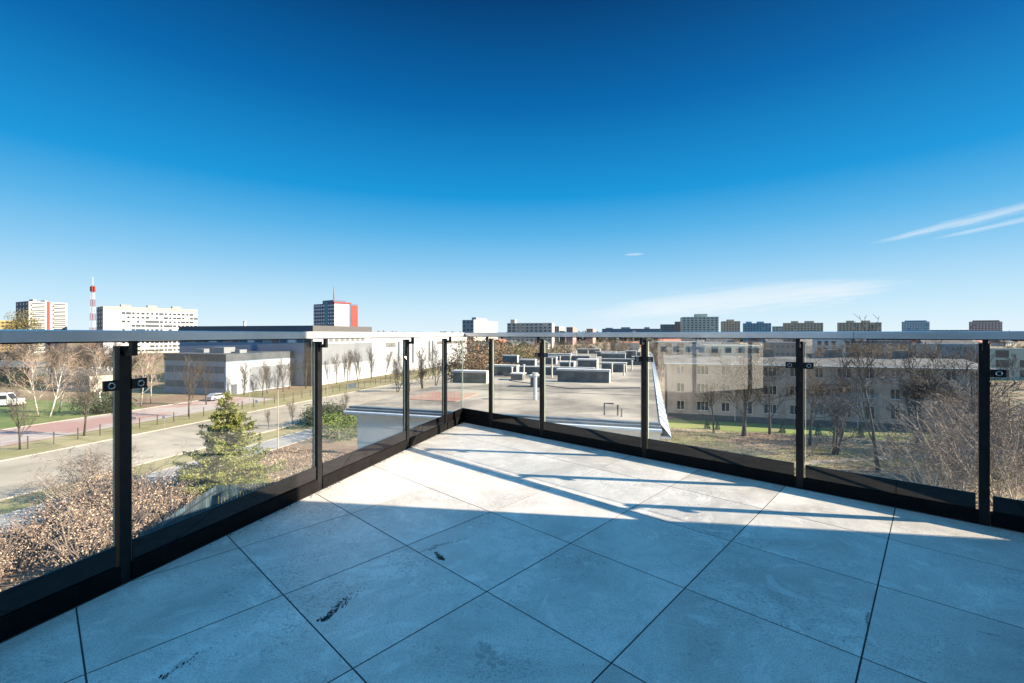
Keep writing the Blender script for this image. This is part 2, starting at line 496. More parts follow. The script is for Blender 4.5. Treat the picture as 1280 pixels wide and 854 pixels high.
def tile_material():
    m = bpy.data.materials.new("porcelain_tile")
    m.use_nodes = True
    nt = m.node_tree
    k = NG(nt)
    p = nt.nodes['Principled BSDF']
    t = k.n('ShaderNodeTexCoord').outputs['Object']
    ge = k.n('ShaderNodeNewGeometry')
    isl = ge.outputs['Random Per Island']
    off = k.n('ShaderNodeCombineXYZ', {0: k.m('MULTIPLY', isl, 37.0), 1: k.m('MULTIPLY', isl, 91.0), 2: isl})
    vec = k.n('ShaderNodeVectorMath', {0: t, 1: off.outputs[0]}, operation='ADD').outputs[0]
    def nz(s, d=8, r=0.6, v=vec, w=0.0): return k.n('ShaderNodeTexNoise', {'Vector': v, 'Scale': s, 'Detail': d, 'Roughness': r, 'Distortion': w}).outputs[0]
    cloud = nz(1.6, 9, 0.62, w=0.8)
    c = k.ramp(cloud, [(0.36, (0.41, 0.38, 0.335)), (0.47, (0.53, 0.495, 0.44)), (0.54, (0.575, 0.535, 0.48)), (0.64, (0.68, 0.64, 0.575))])
    c = k.mix(k.m('MULTIPLY', k.sm(nz(6, 9, 0.78, w=2.0), 0.47, 0.62), 0.5), c, (0.40, 0.375, 0.34))
    fine = nz(160, 3, 0.7, v=t)
    c = k.mix(k.m('MULTIPLY', k.sm(fine, 0.50, 0.60), 0.6), c, (0.24, 0.225, 0.205))
    gr2 = k.m('MULTIPLY', k.sm(nz(60, 5, 0.85, v=t), 0.50, 0.58), k.sm(nz(1.3, 7, 0.75, v=t), 0.47, 0.60))
    c = k.mix(k.m('MULTIPLY', gr2, 0.7), c, (0.15, 0.14, 0.13))
    scuff = nz(2.4, 7, 0.7, w=3.0)
    c = k.mix(k.m('MULTIPLY', k.sm(scuff, 0.55, 0.64), 0.4), c, (0.72, 0.69, 0.63))
    # dried-water tide marks
    tide = k.m('ABSOLUTE', k.m('SUBTRACT', nz(0.9, 5, 0.5, v=t, w=0.6), 0.5))
    c = k.mix(k.m('MULTIPLY', k.m('SUBTRACT', 1.0, k.sm(tide, 0.0, 0.012)), 0.25), c, (0.40, 0.39, 0.37))
    # broad dirt
    c = k.mix(k.m('MULTIPLY', k.sm(nz(0.55, 7, 0.7, v=t), 0.45, 0.72), 0.45), c, (0.31, 0.295, 0.27))
    # dirt washed along from a few spots: streak from A towards B
    sxyz = k.n('ShaderNodeSeparateXYZ', {0: t})
    grit = nz(55, 4, 0.75, v=t)
    for (ax, ay, bx, by, w, st) in DIRT:
        L = math.hypot(bx - ax, by - ay)
        ux, uy = (bx - ax) / L, (by - ay) / L
        X = k.m('SUBTRACT', sxyz.outputs[0], ax)
        Y = k.m('SUBTRACT', sxyz.outputs[1], ay)
        tt = k.m('DIVIDE', k.m('ADD', k.m('MULTIPLY', X, ux), k.m('MULTIPLY', Y, uy)), L)
        dd = k.m('ADD', k.m('SUBTRACT', k.m('MULTIPLY', Y, ux), k.m('MULTIPLY', X, uy)), k.m('MULTIPLY', k.m('SUBTRACT', nz(5, 4, v=t), 0.5), w * 2.5))
        wd_ = k.m('ADD', k.m('MULTIPLY', tt, w * 0.8), w * 0.45)
        a = k.m('SUBTRACT', 1.0, k.sm(k.m('DIVIDE', k.m('ABSOLUTE', dd), k.m('MAXIMUM', wd_, 0.001)), 0.0, 1.0))
        a = k.m('MULTIPLY', a, k.m('MULTIPLY', k.sm(tt, -0.10, 0.03), k.m('SUBTRACT', 1.0, k.sm(tt, 0.15, 1.0))))
        msk = k.m('MULTIPLY', k.sm(k.m('ADD', grit, k.m('MULTIPLY', a, 0.32)), 0.68, 0.82), st, clamp=True)
        c = k.mix(msk, c, (0.035, 0.03, 0.028))
    nt.links.new(c, p.inputs['Base Color'])
    nt.links.new(k.m('ADD', k.m('MULTIPLY', nz(3, 6, v=t), 0.35), 0.28), p.inputs['Roughness'])
    p.inputs['Specular IOR Level'].default_value = 0.45
    bp = k.n('ShaderNodeBump', {'Strength': 0.12, 'Distance': 0.004, 'Height': nz(45, 6, 0.7)})
    nt.links.new(bp.outputs[0], p.inputs['Normal'])
    return m


def fpx(px, py): return gpt(px, py, H)


def dd(p, q, w, st):
    a, b_ = fpx(*p), fpx(*q)
    return (a.x, a.y, b_.x, b_.y, w, st)


DIRT = [dd((404, 775), (470, 722), 0.045, 0.95), dd((553, 699), (538, 684), 0.04, 0.95), dd((205, 846), (300, 786), 0.05, 0.42),
        dd((520, 690), (640, 655), 0.05, 0.5), dd((1083, 785), (1092, 745), 0.02, 0.8), dd((590, 815), (700, 850), 0.12, 0.35),
        dd((1250, 795), (1205, 785), 0.03, 0.5)]
M_TILE = tile_material()

SP = 0.5997
OX, OY = -0.8758 * H, 1.7167 * H
b = MB()
gap = 0.0028
for i in range(-14, 16):
    for j in range(-14, 16):
        q = [Vector((OX, OY, 0)) + TA * (SP * (i + a)) + TB * (SP * (j + c))
             for a, c in ((gap / SP, gap / SP), (1 - gap / SP, gap / SP), (1 - gap / SP, 1 - gap / SP), (gap / SP, 1 - gap / SP))]
        q = clip(q, CORNER + L_IN * 0.035, L_IN)
        if q: q = clip(q, CORNER + R_IN * 0.035, R_IN)
        if q: q = clip(q, W0 - TA * 0.01, -TA)
        if q: q = clip(q, L1B, (CORNER - L1B).normalized())
        if len(q) < 3: continue
        c = sum(q, Vector()) / len(q)
        if max((x - c).length for x in q) < 0.03: continue
        qi = [x + (c - x).normalized() * 0.0005 for x in q]
        n = len(q)
        b.add([(x.x, x.y, -0.02) for x in q] + [(x.x, x.y, -0.0004) for x in q] + [(x.x, x.y, 0.0) for x in qi],
              [(k, (k + 1) % n, n + (k + 1) % n, n + k) for k in range(n)] +
              [(n + k, n + (k + 1) % n, 2 * n + (k + 1) % n, 2 * n + k) for k in range(n)] + [tuple(range(2 * n, 3 * n))])
kind(b.build("terrace_floor", M_TILE, fix=True), 'structure')

# own building under and behind the terrace
t = thing("terrace_building", "white rendered building carrying the tiled roof terrace and its set-back upper storey", "building")
OUT = 0.14
c_out = CORNER + (-L_IN - R_IN).normalized() * 0.2
w_out = W0 - R_IN * OUT
foot = [c_out, w_out, w_out + R_DIR * 9.0, w_out + R_DIR * 9.0 - TB * 14, L1B - L_IN * OUT + L_DIR * 5]
b = MB(); b.prism([(p.x, p.y) for p in foot], GZ - 0.3, -0.16); b.build("wall", M_WHITE, t, fix=True)
b = MB(); b.prism([(p.x, p.y) for p in [c_out - (c_out * 0), w_out, w_out + R_DIR * 9.0, foot[3], foot[4]]], -0.16, -0.0012)
b.build("screed", mat("dark_screed", (0.05, 0.05, 0.05), 0.95, (0.03, 0.03, 0.03)), t, fix=True)
M_PENT = mat("penthouse_render", (0.33, 0.34, 0.35), 0.85, (0.28, 0.29, 0.30), 0.6, bump=0.1, bscale=30)
b = MB()
pw = [W0, W0 + R_DIR * 8.4, W0 + R_DIR * 8.4 - TB * 13, W0 - TB * 13]
b.prism([(p.x, p.y) for p in pw], -0.0008, 4.4); b.build("upper_wall", M_PENT, t, fix=True)
b = MB()
pr = [p + (p - sum(pw, Vector()) / 4).normalized() * 0.02 for p in pw]
b.prism([(p.x, p.y) for p in pr], 4.4, 4.55); b.build("roof", M_DKROOF, t, fix=True)

# ------------------------------------------------------------------ glass balustrades
RAIL_T, RAIL_B = H + 0.0155, H - 0.030
UP = Vector((0, 0, 1))


def pane(bb, p, q, z0, z1, off, inn, th=0.010):
    d = (q - p).normalized()
    o = p + inn * off
    bb_o = (o.x, o.y, z0)
    L = (q - p).length
    ex, ey, ez = d * L, inn * th, UP * (z1 - z0)
    o = Vector(bb_o)
    vv = [o, o + ex, o + ex + ey, o + ey, o + ez, o + ex + ez, o + ex + ey + ez, o + ey + ez]
    bb.add(vv, [(0, 1, 5, 4), (2, 3, 7, 6)], 0)
    bb.add(vv, [(3, 2, 1, 0), (4, 5, 6, 7), (1, 2, 6, 5), (3, 0, 4, 7)], 1)


def railing(label, posts, ends, dirv, inn, clamps):
    """posts: points on the line; ends: glass start and end; clamps: per post (towards -dir, towards +dir)"""
    t = thing("glass_railing", label, "railing", group="glass balustrade of the terrace")
    for p, cl_ in zip(posts, clamps):
        bb = MB()
        bb.obox(p - dirv * 0.022 - inn * 0.025, dirv * 0.044, inn * 0.045, UP * (H - 0.053))
        # rail bracket: arm inwards, then up to the rail
        bb.obox(p - dirv * 0.011 + inn * 0.02 + UP * (H - 0.095), dirv * 0.022, inn * 0.058, UP * 0.022)
        bb.obox(p - dirv * 0.011 + inn * 0.056 + UP * (H - 0.073), dirv * 0.022, inn * 0.022, UP * 0.043)
        po = bb.build("post", M_BLACK, t, fix=True)
        for sgn, on in zip((-1, 1), cl_):
            if not on: continue
            bb = MB()
            o = p + dirv * (0.0225 * sgn) + inn * 0.0135 + UP * (0.868 - 0.022)
            bb.obox(o, dirv * (0.062 * sgn), inn * 0.012, UP * 0.044, 0)
            c = p + dirv * (0.058 * sgn) + inn * 0.0255 + UP * 0.868
            ring = [c + (dirv * math.cos(a) + UP * math.sin(a)) * 0.012 for a in [2 * math.pi * k / 14 for k in range(15)]]
            bb.tube(ring, 0.0032, 6, 1, cap=False)
            bb.build("clamp", [M_BLACK, M_BOLT], po, fix=True)
    stops = [ends[0]] + list(posts) + [ends[1]]
    for i in range(len(stops) - 1):
        p, q = stops[i], stops[i + 1]
        a = p + dirv * (0.034 if i else 0.004)
        c = q - dirv * (0.034 if i < len(stops) - 2 else 0.004)
        if (c - a).dot(dirv) < 0.05: continue
        bb = MB(); pane(bb, a, c, 0.03, H - 0.062, -0.004, inn); bb.build("glass_pane", [M_GLASS, M_GEDGE], t)
        bb = MB(); bb.obox(a + inn * 0.008 + UP * 0.004, c - a, inn * 0.007, UP * 0.168); bb.build("kick_panel", M_KICK, t, fix=True)
        bb = MB(); bb.obox(p + dirv * 0.0225 + inn * 0.0155 + UP * 0.003, (q - p) - dirv * 0.045, inn * 0.012, UP * 0.078)
        bb.build("base_profile", M_BASE, t, fix=True)
    return t


def add_rail(t, p, q, dirv, inn, mitre_at_start):
    bb = MB()
    o0, o1 = 0.035, 0.085
    def pt(base, off): return base + inn * off
    a0, a1 = pt(p, o0), pt(p, o1)
    if mitre_at_start is not None:
        # push the two start points out to the mitre of the two inner lines
        n2 = mitre_at_start
        for nm, off in (('a0', o0), ('a1', o1)):
            den = 1 + inn.dot(n2)
            m = CORNER + (inn + n2) * (off / den)
            if nm == 'a0': a0 = m
            else: a1 = m
    b0, b1 = pt(q, o0), pt(q, o1)
    e = 0.004
    prof = [(0, RAIL_B), (1, RAIL_B), (1, RAIL_T - e), (0.94, RAIL_T), (0.06, RAIL_T), (0, RAIL_T - e)]
    A = [a0.lerp(a1, k) + UP * z for k, z in prof]
    B = [b0.lerp(b1, k) + UP * z for k, z in prof]
    n = len(prof)
    bb.add(A + B, [(k, (k + 1) % n, n + (k + 1) % n, n + k) for k in range(n)] + [tuple(range(n))[::-1], tuple(range(n, 2 * n))])
    o = bb.build("handrail", M_STEEL, t, fix=True)
    bb = MB()
    bb.add([a0 + UP * (RAIL_B - .001), a1 + UP * (RAIL_B - .001), b1 + UP * (RAIL_B - .001), b0 + UP * (RAIL_B - .001),
            a0 + UP * (RAIL_B - .006), a1 + UP * (RAIL_B - .006), b1 + UP * (RAIL_B - .006), b0 + UP * (RAIL_B - .006)],
           [(0, 1, 2, 3), (7, 6, 5, 4), (0, 4, 5, 1), (1, 5, 6, 2), (2, 6, 7, 3), (3, 7, 4, 0)])
    bb.build("rail_dark_strip", M_BLACK, o, fix=True)  # thin black strip along the rail's underside
    # butt joints of the tube lengths
    L = (q - p).length
    for f in (0.36, 0.80):
        bb = MB()
        c = p + dirv * (L * f) + inn * (o0 - 0.0012)
        bb.obox(c + UP * (RAIL_B - 0.0012), dirv * 0.004, inn * (o1 - o0 + 0.0024), UP * (RAIL_T - RAIL_B + 0.0024))
        bb.build("rail_joint", M_GASKET, o, fix=True)


LP = [line_px(x, LA, LB) for x in (556, 508, 397, 153)]
LP.append(LP[-1] + L_DIR * 1.22)
LP.append(LP[-1] + L_DIR * 1.22)
tl = railing("black glass balustrade on the terrace's left edge above the street, its near end in shade",
             LP, (CORNER, L1B), L_DIR, L_IN, [(0, 0), (0, 1), (0, 0), (1, 1), (0, 0), (1, 1)])
add_rail(tl, CORNER, L1B, L_DIR, L_IN, R_IN)
RP = [line_px(x, RA, RB) for x in (614, 678, 806, 1000, 1230)]
tr_ = railing("black glass balustrade on the terrace's right edge facing the grey apartment house",
              RP, (CORNER, W0 - R_DIR * 0.01), R_DIR, R_IN, [(0, 0), (1, 1), (1, 1), (1, 1), (0, 1)])
add_rail(tr_, CORNER, W0, R_DIR, R_IN, L_IN)

# grit left on the tiles
rng = random.Random(4)
b = MB()
def crumb(p, s):
    a = rng.uniform(0, 6.3)
    ex = Vector((math.cos(a), math.sin(a), rng.uniform(-.3, .3))) * s
    ey = Vector((-math.sin(a), math.cos(a), rng.uniform(-.3, .3))) * s * rng.uniform(.4, 1)
    ez = Vector((0, 0, s * rng.uniform(.3, .8)))
    b.obox(p - ex / 2 - ey / 2, ex, ey, ez)
for (ax, ay, bx, by, w, st) in DIRT[:3]:
    for k in range(150 if st > .8 else 40):
        f = rng.random() ** 2.6
        s = rng.uniform(.002, .006) * (1.2 - f)
        crumb(Vector((ax + (bx - ax) * f + rng.gauss(0, w * .28 * (.5 + f)), ay + (by - ay) * f + rng.gauss(0, w * .28 * (.5 + f)), 0)), s)
for k in range(160):
    f = fpx(rng.uniform(120, 1230), rng.uniform(630, 850))
    if (f - W0).dot(TA) > -.1 or (f - CORNER).dot(L_IN) < .1 or (f - CORNER).dot(R_IN) < .1: continue
    crumb(f, rng.uniform(.0012, .003))
for k in range(170):   # debris along the left kerb
    f = rng.random()
    crumb(CORNER + L_DIR * (f * 3.4) + L_IN * (0.042 + abs(rng.gauss(0, .012))), rng.uniform(.002, .007))
kind(b.build("grit", mat("grit_dark", (0.03, 0.026, 0.022), 0.9, (0.10, 0.05, 0.03), 30)), 'stuff')

# ------------------------------------------------------------------ buildings
def local(px, z):
    return Vector(((px - 640) / FPX * z, z, GZ))


def width_to(P, d, px):
    t = (px - 640) / FPX
    return (t * P.y - P.x) / (d.x - t * d.y)


SHARED = {}


def unit_box(name, m):
    key = ('box', name, m.name)
    if key not in SHARED:
        bb = MB(); bb.box(-.5, .5, -.5, .5, -.5, .5)
        SHARED[key] = bb.mesh(name, m)
    return SHARED[key]


def win_mesh(w, h, split, glass, sill=True):
    """local: x along wall, -y outwards, origin bottom middle; returns frame mesh, glass mesh"""
    key = ('win', round(w, 2), round(h, 2), split, glass.name)
    if key not in SHARED:
        f = MB(); e = 0.06
        f.box(-w / 2, w / 2, -.05, 0.02, 0, e); f.box(-w / 2, w / 2, -.05, 0.02, h - e, h)
        f.box(-w / 2, -w / 2 + e, -.05, 0.02, e, h - e); f.box(w / 2 - e, w / 2, -.05, 0.02, e, h - e)
        for k in range(1, split):
            x = -w / 2 + w * k / split
            f.box(x - .035, x + .035, -.05, 0.02, e, h - e)
        if sill: f.box(-w / 2 - .06, w / 2 + .06, -.24, -.175, -.05, .012)
        gl = MB(); gl.box(-w / 2 + .02, w / 2 - .02, -.02, .015, .02, h - .02)
        SHARED[key] = (f.mesh("frame", M_FRAME), gl.mesh("window", glass))
    return SHARED[key]


def put(me, name, parent, loc, rz=0.0, sc=None):
    o = link(name, me, parent)
    o.location = loc
    o.rotation_euler = (0, 0, rz)
    if sc: o.scale = sc
    return o


def add_window(t, x, y, z, rz, w, h, split, glass, frames=True):
    fm, gm = win_mesh(w, h, split, glass)
    o = put(gm, "window", t, (x, y, z), rz)
    if frames: put(fm, "frame", o, (0, 0, 0))
    return o


def window_grid(t, face, W, D, z0, pitch, rows, cols, ww, wh, glass, limit=100, margin=None, skip=0.0, rg=None, name="window", proud=0.05):
    """simple panes on one face of a far building: front / right / left"""
    me = unit_box(name, glass)
    span = W if face == 'front' else D
    step = span / cols
    rest = MB()
    cnt = 0
    spots = []
    for r in range(rows):
        for c in range(cols):
            if rg and rg.random() < skip: continue
            spots.append((step * (c + .5), z0 + pitch * r))
    spots.sort(key=lambda s_: -s_[1])
    for (a, z) in spots:
        if face == 'front': loc, sc = (a, 0, z), (ww, proud * 2, wh)
        elif face == 'right': loc, sc = (W, a, z), (proud * 2, ww, wh)
        else: loc, sc = (0, a, z), (proud * 2, ww, wh)
        if cnt < limit:
            put(me, name, t, loc, 0, sc)
        else:
            rest.box(loc[0] - sc[0] / 2, loc[0] + sc[0] / 2, loc[1] - sc[1] / 2, loc[1] + sc[1] / 2, z - wh / 2, z + wh / 2)
        cnt += 1
    if rest.f: kind(rest.build("lower_windows", glass, t), 'stuff')
    return cnt


def corner_block(name, label, cat, z, rot, pxC, pxA, pxB, ytop, side, m, depth=None, group=None, roofm=None, minh=None):
    """side 'L': nearest edge pxC with the front running right to pxB and the left face running back to pxA.
       side 'R': front runs from pxA right to pxC, right face runs back to pxB. Returns thing (origin front-left ground), W, D, Ht"""
    P = local(pxC, z)
    dA = Vector((math.cos(rot), math.sin(rot), 0)); dB = Vector((-math.sin(rot), math.cos(rot), 0))
    Ht = EYE_G + (HOR - ytop) * z / FPX
    if side == 'L':
        W = width_to(P, dA, pxB)
        D = depth or width_to(P, dB, pxA)
        O = P
    else:
        W = -width_to(P, dA, pxA)
        D = depth or width_to(P, dB, pxB)
        O = P - dA * W
    W, D = abs(W), abs(D)
    t = thing(name, label, cat, O, rot, group)
    bb = MB(); bb.box(0, W, 0, D, -0.5, Ht); bb.build("wall", m, t)
    if roofm:
        bb = MB(); bb.box(-.12, W + .12, -.12, D + .12, Ht, Ht + .35); bb.build("roof", roofm, t)
    return t, W, D, Ht


rg = random.Random(11)
# --- wing with flat felt roof in front of the terrace
D1 = 3.1
wing = thing("flat_roofed_wing", "lower white apartment wing with flat grey felt roof and chimney banks", "building", S(16.2, 12.0), ROT_ST)
WW, WL, WH = 12.4, 66.0, EYE_G - D1
b = MB(); b.box(0.25, WW, 0, WL, -.3, WH - .32); b.build("wall", M_WHITE, wing)
b = MB(); b.box(-.15, WW + .02, -.10, WL + .1, WH - .32, WH - .06); b.build("roof_slab", M_WHITE, wing)
b = MB(); b.box(-.13, WW - .02, .30, WL, WH - .06, WH); b.build("roof_felt", M_FELT, wing)
b = MB()
b.box(-.20, WW + .03, -.16, .05, WH - .18, WH - .05); b.box(-.20, WW + .03, .05, .28, WH - .10, WH + .02)
b.build("eaves_flashing", mat("eaves_sheet", (0.13, 0.17, 0.20), 0.5, (0.10, 0.13, 0.16), 1.0), wing)
b = MB()
gp = [(-.25 + (WW + .3) * k / 8, -.20, WH - .2) for k in range(9)]
b.tube(gp, 0.075, 8); b.build("gutter", mat("zinc_gutter", (0.62, 0.64, 0.66), 0.4, (0.52, 0.54, 0.56), 2), wing)
b = MB(); b.tube([(WW - .55, -.12, WH - .2), (WW - .55, -.08, 0)], 0.06, 8); b.build("downpipe", M_SHEET, wing)
b = MB(); b.box(0.9, 3.6, 2.6, 5.6, WH + .0, WH + .02); b.build("felt_patch", M_FELTRED, wing)
# side mansard of ribbed sheet metal on the right side
b = MB()
NR = 44
for k in range(NR):
    y0, y1 = .0 + (WL - 2) * k / NR, .0 + (WL - 2) * (k + 1) / NR
    b.quad((WW + .0, y0, WH + .03), (WW + .36, y0, WH - .42), (WW + .36, y1 - .04, WH - .42), (WW, y1 - .04, WH + .03))
    b.obox((WW, y1 - .045, WH + .03), (.36, 0, -.45), (0, .045, 0), (.03, 0, .03))
b.build("side_mansard", M_SHEET, wing)
b = MB(); b.box(WW + .022, WW + .35, .02, WL - 2, WH - .50, WH - .425); b.build("side_soffit", M_WHITE, wing)
# windows on the front wall
for (x, z) in ((3.6, 6.9), (3.6, 4.1), (9.3, 6.9), (11.3, 7.2), (9.3, 4.1)):
    add_window(wing, x, 0.0, z, 0, 1.0 if x > 11 else 1.5, 1.4, 2, M_WIN)
# thin service wire and roof fittings
b = MB(); b.tube([(10.4, 1.2, WH), (10.4, 1.2, WH + .45), (10.75, 1.2, WH + .45)], .03, 6)
b.build("roof_vent", M_DKROOF, wing)
b = MB(); b.tube([(10.9, 1.25, WH), (10.9, 1.25, WH + .4)], .04, 6); b.build("roof_vent", M_DKROOF, wing)
b = MB(); b.tube([(11.05, 1.0, WH), (11.05, 1.0, WH + .3)], .03, 6); b.build("roof_vent", M_DKROOF, wing)
b = MB()
for k in range(1, 9): b.box(-.1, WW - .05, .3 + k * 6.9, .3 + k * 6.9 + .05, WH, WH + .012)
b.build("felt_seams", M_DKROOF, wing)


def chimney(px0, px1, ytop, ybase, depth, label, holes=0, grp=True):
    P0, P1 = gpt(px0, ybase, D1), gpt(px1, ybase, D1)
    z = (P0.y + P1.y) / 2
    P0, P1 = P0.copy(), P1.copy()
    w = abs(P1.x - P0.x) / CU
    h = (ybase - ytop) * z / FPX
    rel = P0 - Vector((0, 0, 0))
    o = thing("chimney_bank", label, "chimney", (P0.x, P0.y, H - D1), ROT_ST, "chimney banks on the flat felt roof")
    bb = MB(); bb.box(0, w, 0, depth, 0, h - .12); bb.build("shaft", M_CHIM, o)
    bb = MB(); bb.box(-.08, w + .08, -.08, depth + .08, h - .12, h); bb.build("cap", M_CAP, o)
    bb = MB(); bb.box(w + .001, w + .05, .0, depth, 0, h - .121); bb.build("sunlit_end", M_CAP, o)  # pale sheet puts the sunlight on the right-hand end into its colour
    n = max(1, int(w / .9))
    for k in range(n):
        x = w * (k + .5) / n
        hh = MB(); hh.box(x - .12, x + .12, depth - .001, depth + .01, h - .5, h - .25); hh.build("vent_hole", M_WIN, o)
    return o


chimney(697, 757, 461, 477, .55, "long dark chimney bank nearest on the flat roof, behind the middle post")
chimney(663, 675, 469, 484, .7, "small pale square chimney on the felt roof by the red patch")
chimney(610, 645, 456, 470, .6, "grey chimney bank just right of the corner post, left side of the roof")
chimney(566, 608, 463, 478, .6, "wide pale chimney bank seen through the corner glass")
chimney(722, 744, 449, 462, 1.2, "square grey chimney behind the long dark bank")
chimney(752, 780, 453, 465, .6, "low wide chimney bank at right edge of the roof, third row")
chimney(752, 779, 441, 455, .6, "chimney bank at right edge of the roof, far row")
chimney(684, 712, 442, 448, .6, "low far chimney bank left of the middle of the roof")
chimney(676, 694, 446, 455, .6, "small far chimney bank behind the post with clamps")
chimney(628, 646, 444, 453, .6, "small dark chimney bank far left on the roof before the brown trees")
chimney(650, 668, 449, 457, .6, "low chimney bank left of the post with clamps, far row")
chimney(700, 716, 452, 459, .8, "square dark chimney just above the long nearest bank")
chimney(722, 748, 436, 442, .6, "farthest wide chimney bank in the middle of the roof")
chimney(782, 794, 438, 450, .5, "white gabled vent stack at the far right of the roof")
b = MB(); b.tube([(0, 0, 0), (0, 0, .75)], .055, 8); b.tube([(0, 0, .75), (0, 0, .85)], .09, 8)
me = b.mesh("vent_pipe", M_CAP)
for k, (px, py) in enumerate(sorted([(669, 500), (690, 472), (700, 456), (713, 455), (655, 470), (735, 446), (780, 470), (765, 468), (640, 474), (720, 446), (770, 448), (690, 459), (745, 452), (712, 464), (790, 463)], key=lambda q: -q[1])):
    o = link("vent_pipe", me); p = gpt(px, py, D1); o.location = p
    tag(o, "thin pale vent pipe on the felt roof, " + ORD[k] + " counted from the terrace", "vent pipe", "vent pipes on the felt roof")
    if k == 0: o.scale = (1.6, 1.6, 1.5)

for k, q in enumerate(((2.2, 17, 6.0, .3, .55), (7.5, 30, 4.5, .3, .55), (.5, 36, 5, .3, .5), (5, 47, 6, .3, .6), (3.2, 12.5, .8, .8, .4), (9.0, 21, .8, .8, .4), (6.2, 26.5, .8, .8, .4), (10.2, 38, .8, .8, .4))):
    x, y, L, d_, h_ = q
    bb = MB(); bb.box(x, x + L, y, y + d_, WH - .02, WH + h_); o = bb.build("fire_wall" if L > 2 else "roof_hatch", M_CHIM, wing)
    bb = MB(); bb.box(x - .05, x + L + .05, y - .05, y + d_ + .05, WH + h_, WH + h_ + .07); bb.build("coping", M_CAP, o)
b = MB()
for (p_, q_) in (((11.6, 8, .3), (4, 9.5, .3)), ((1, 14, .06), (12, 23, .06))):
    b.tube([(p_[0], p_[1], WH + p_[2]), ((p_[0] + q_[0]) / 2, (p_[1] + q_[1]) / 2, WH + .03), (q_[0], q_[1], WH + q_[2])], .025, 4)
b.build("cables", M_DKROOF, wing)

# --- grey three-storey apartment house on the right
gx = S(76.6, -3.0)
grey = thing("apartment_house", "grey-beige three-storey apartment house with low roof behind the right balustrade", "building", gx, ROT_ST)
GW, GD, GH = 41.0, 12.0, 9.0
cols = [2.0, 5.3, 8.6, 11.7, 14.8, 18.0, 21.2, 24.4, 27.5, 30.6, 33.8, 37.0, 39.6]
b = MB(); b.box(0, GW, .26, GD, -.3, GH)
xp = 0.0
for c, x in enumerate(cols):
    w = 1.75 if c % 3 == 1 else 1.15
    ops = [(1.3, 3.3) if c in (3, 8) else (1.55, 3.0), (4.4, 5.85), (7.25, 8.7)]
    if c in (3, 8): w = 1.3
    b.box(xp, x - w / 2, 0, .258, -.3, GH); xp = x + w / 2
    zp = -.3
    for (z0, z1) in ops: b.box(x - w / 2, x + w / 2, 0, .258, zp, z0); zp = z1
    b.box(x - w / 2, x + w / 2, 0, .258, zp, GH)
b.box(xp, GW, 0, .258, -.3, GH)
b.build("wall", M_GREYREND, grey)
b = MB(); b.box(-.05, GW + .05, -.06, 0.0, -.3, .95); b.build("plinth", M_PLINTH, grey)
b = MB()
vv = [(-.5, -.6, GH - .02), (GW + .5, -.6, GH - .02), (GW + .5, GD + .6, GH - .02), (-.5, GD + .6, GH - .02), (-.5, GD / 2, GH + 1.0), (GW + .5, GD / 2, GH + 1.0)]
b.add(vv, [(0, 1, 5, 4), (1, 2, 5), (2, 3, 4, 5), (3, 0, 4), (3, 2, 1, 0)])
rf = b.build("roof", M_GREYROOF, grey, fix=True)
for x in (7, 15, 24, 33): 
    bb = MB(); bb.box(x, x + 1.6, GD / 2 - .4, GD / 2 + .4, GH + .9, GH + 2.1); bb.box(x - .06, x + 1.66, GD / 2 - .46, GD / 2 + .46, GH + 2.1, GH + 2.2)
    bb.build("chimney", M_CHIM, rf)
b = MB(); b.tube([(-.5, -.68, GH - .05), (GW + .5, -.68, GH - .05)], .08, 6); b.build("gutter", M_SHEET, grey)
for r in range(3):
    for c, x in enumerate(cols):
        w = 1.75 if c % 3 == 1 else 1.15
        if c in (3, 8): w = 1.3
        z0, z1 = ((1.3, 3.3) if c in (3, 8) else (1.55, 3.0)) if r == 0 else ((4.4, 5.85), (7.25, 8.7))[r - 1]
        o = add_window(grey, x, .17, z0 + .01, 0, w - .01, z1 - z0 - .02, 3 if c % 3 == 1 else 2, M_WINB if rg.random() < .35 else M_WIN)
for x in (9.9, 26.0):
    b = MB(); b.tube([(x, -.08, GH - .1), (x, -.08, 0.2)], .06, 6); b.build("downpipe", M_SHEET, grey)

# --- halls across the street
# grey hall, shaded front
o6 = S(77, 108.8)
h6 = thing("low_hall", "low grey office hall with dark roof band and window strips left of the long hall", "building", o6, ROT_ST)
W6, D6, H6 = 18.8, 22, 9.15
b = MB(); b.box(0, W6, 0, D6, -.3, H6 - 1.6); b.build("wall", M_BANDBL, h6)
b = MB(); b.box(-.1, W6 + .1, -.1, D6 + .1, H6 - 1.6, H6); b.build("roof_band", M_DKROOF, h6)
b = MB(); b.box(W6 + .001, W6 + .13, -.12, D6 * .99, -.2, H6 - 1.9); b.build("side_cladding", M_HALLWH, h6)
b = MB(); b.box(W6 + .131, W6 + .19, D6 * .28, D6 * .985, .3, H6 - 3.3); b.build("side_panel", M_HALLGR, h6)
for z in (1.5, 4.9):
    for k in range(6): put(unit_box("window", M_WINH), "window", h6, (1.8 + k * 3.0, 0, z + .7), 0, (2.7, .12, 1.5))
b = MB(); b.box(3, 6, 5, 8, H6, H6 + .9); b.box(9, 13.5, 4, 7, H6, H6 + 1.4); b.box(14.5, 16, 6, 8, H6, H6 + .8); b.build("rooftop_units", M_HALLGR, h6)

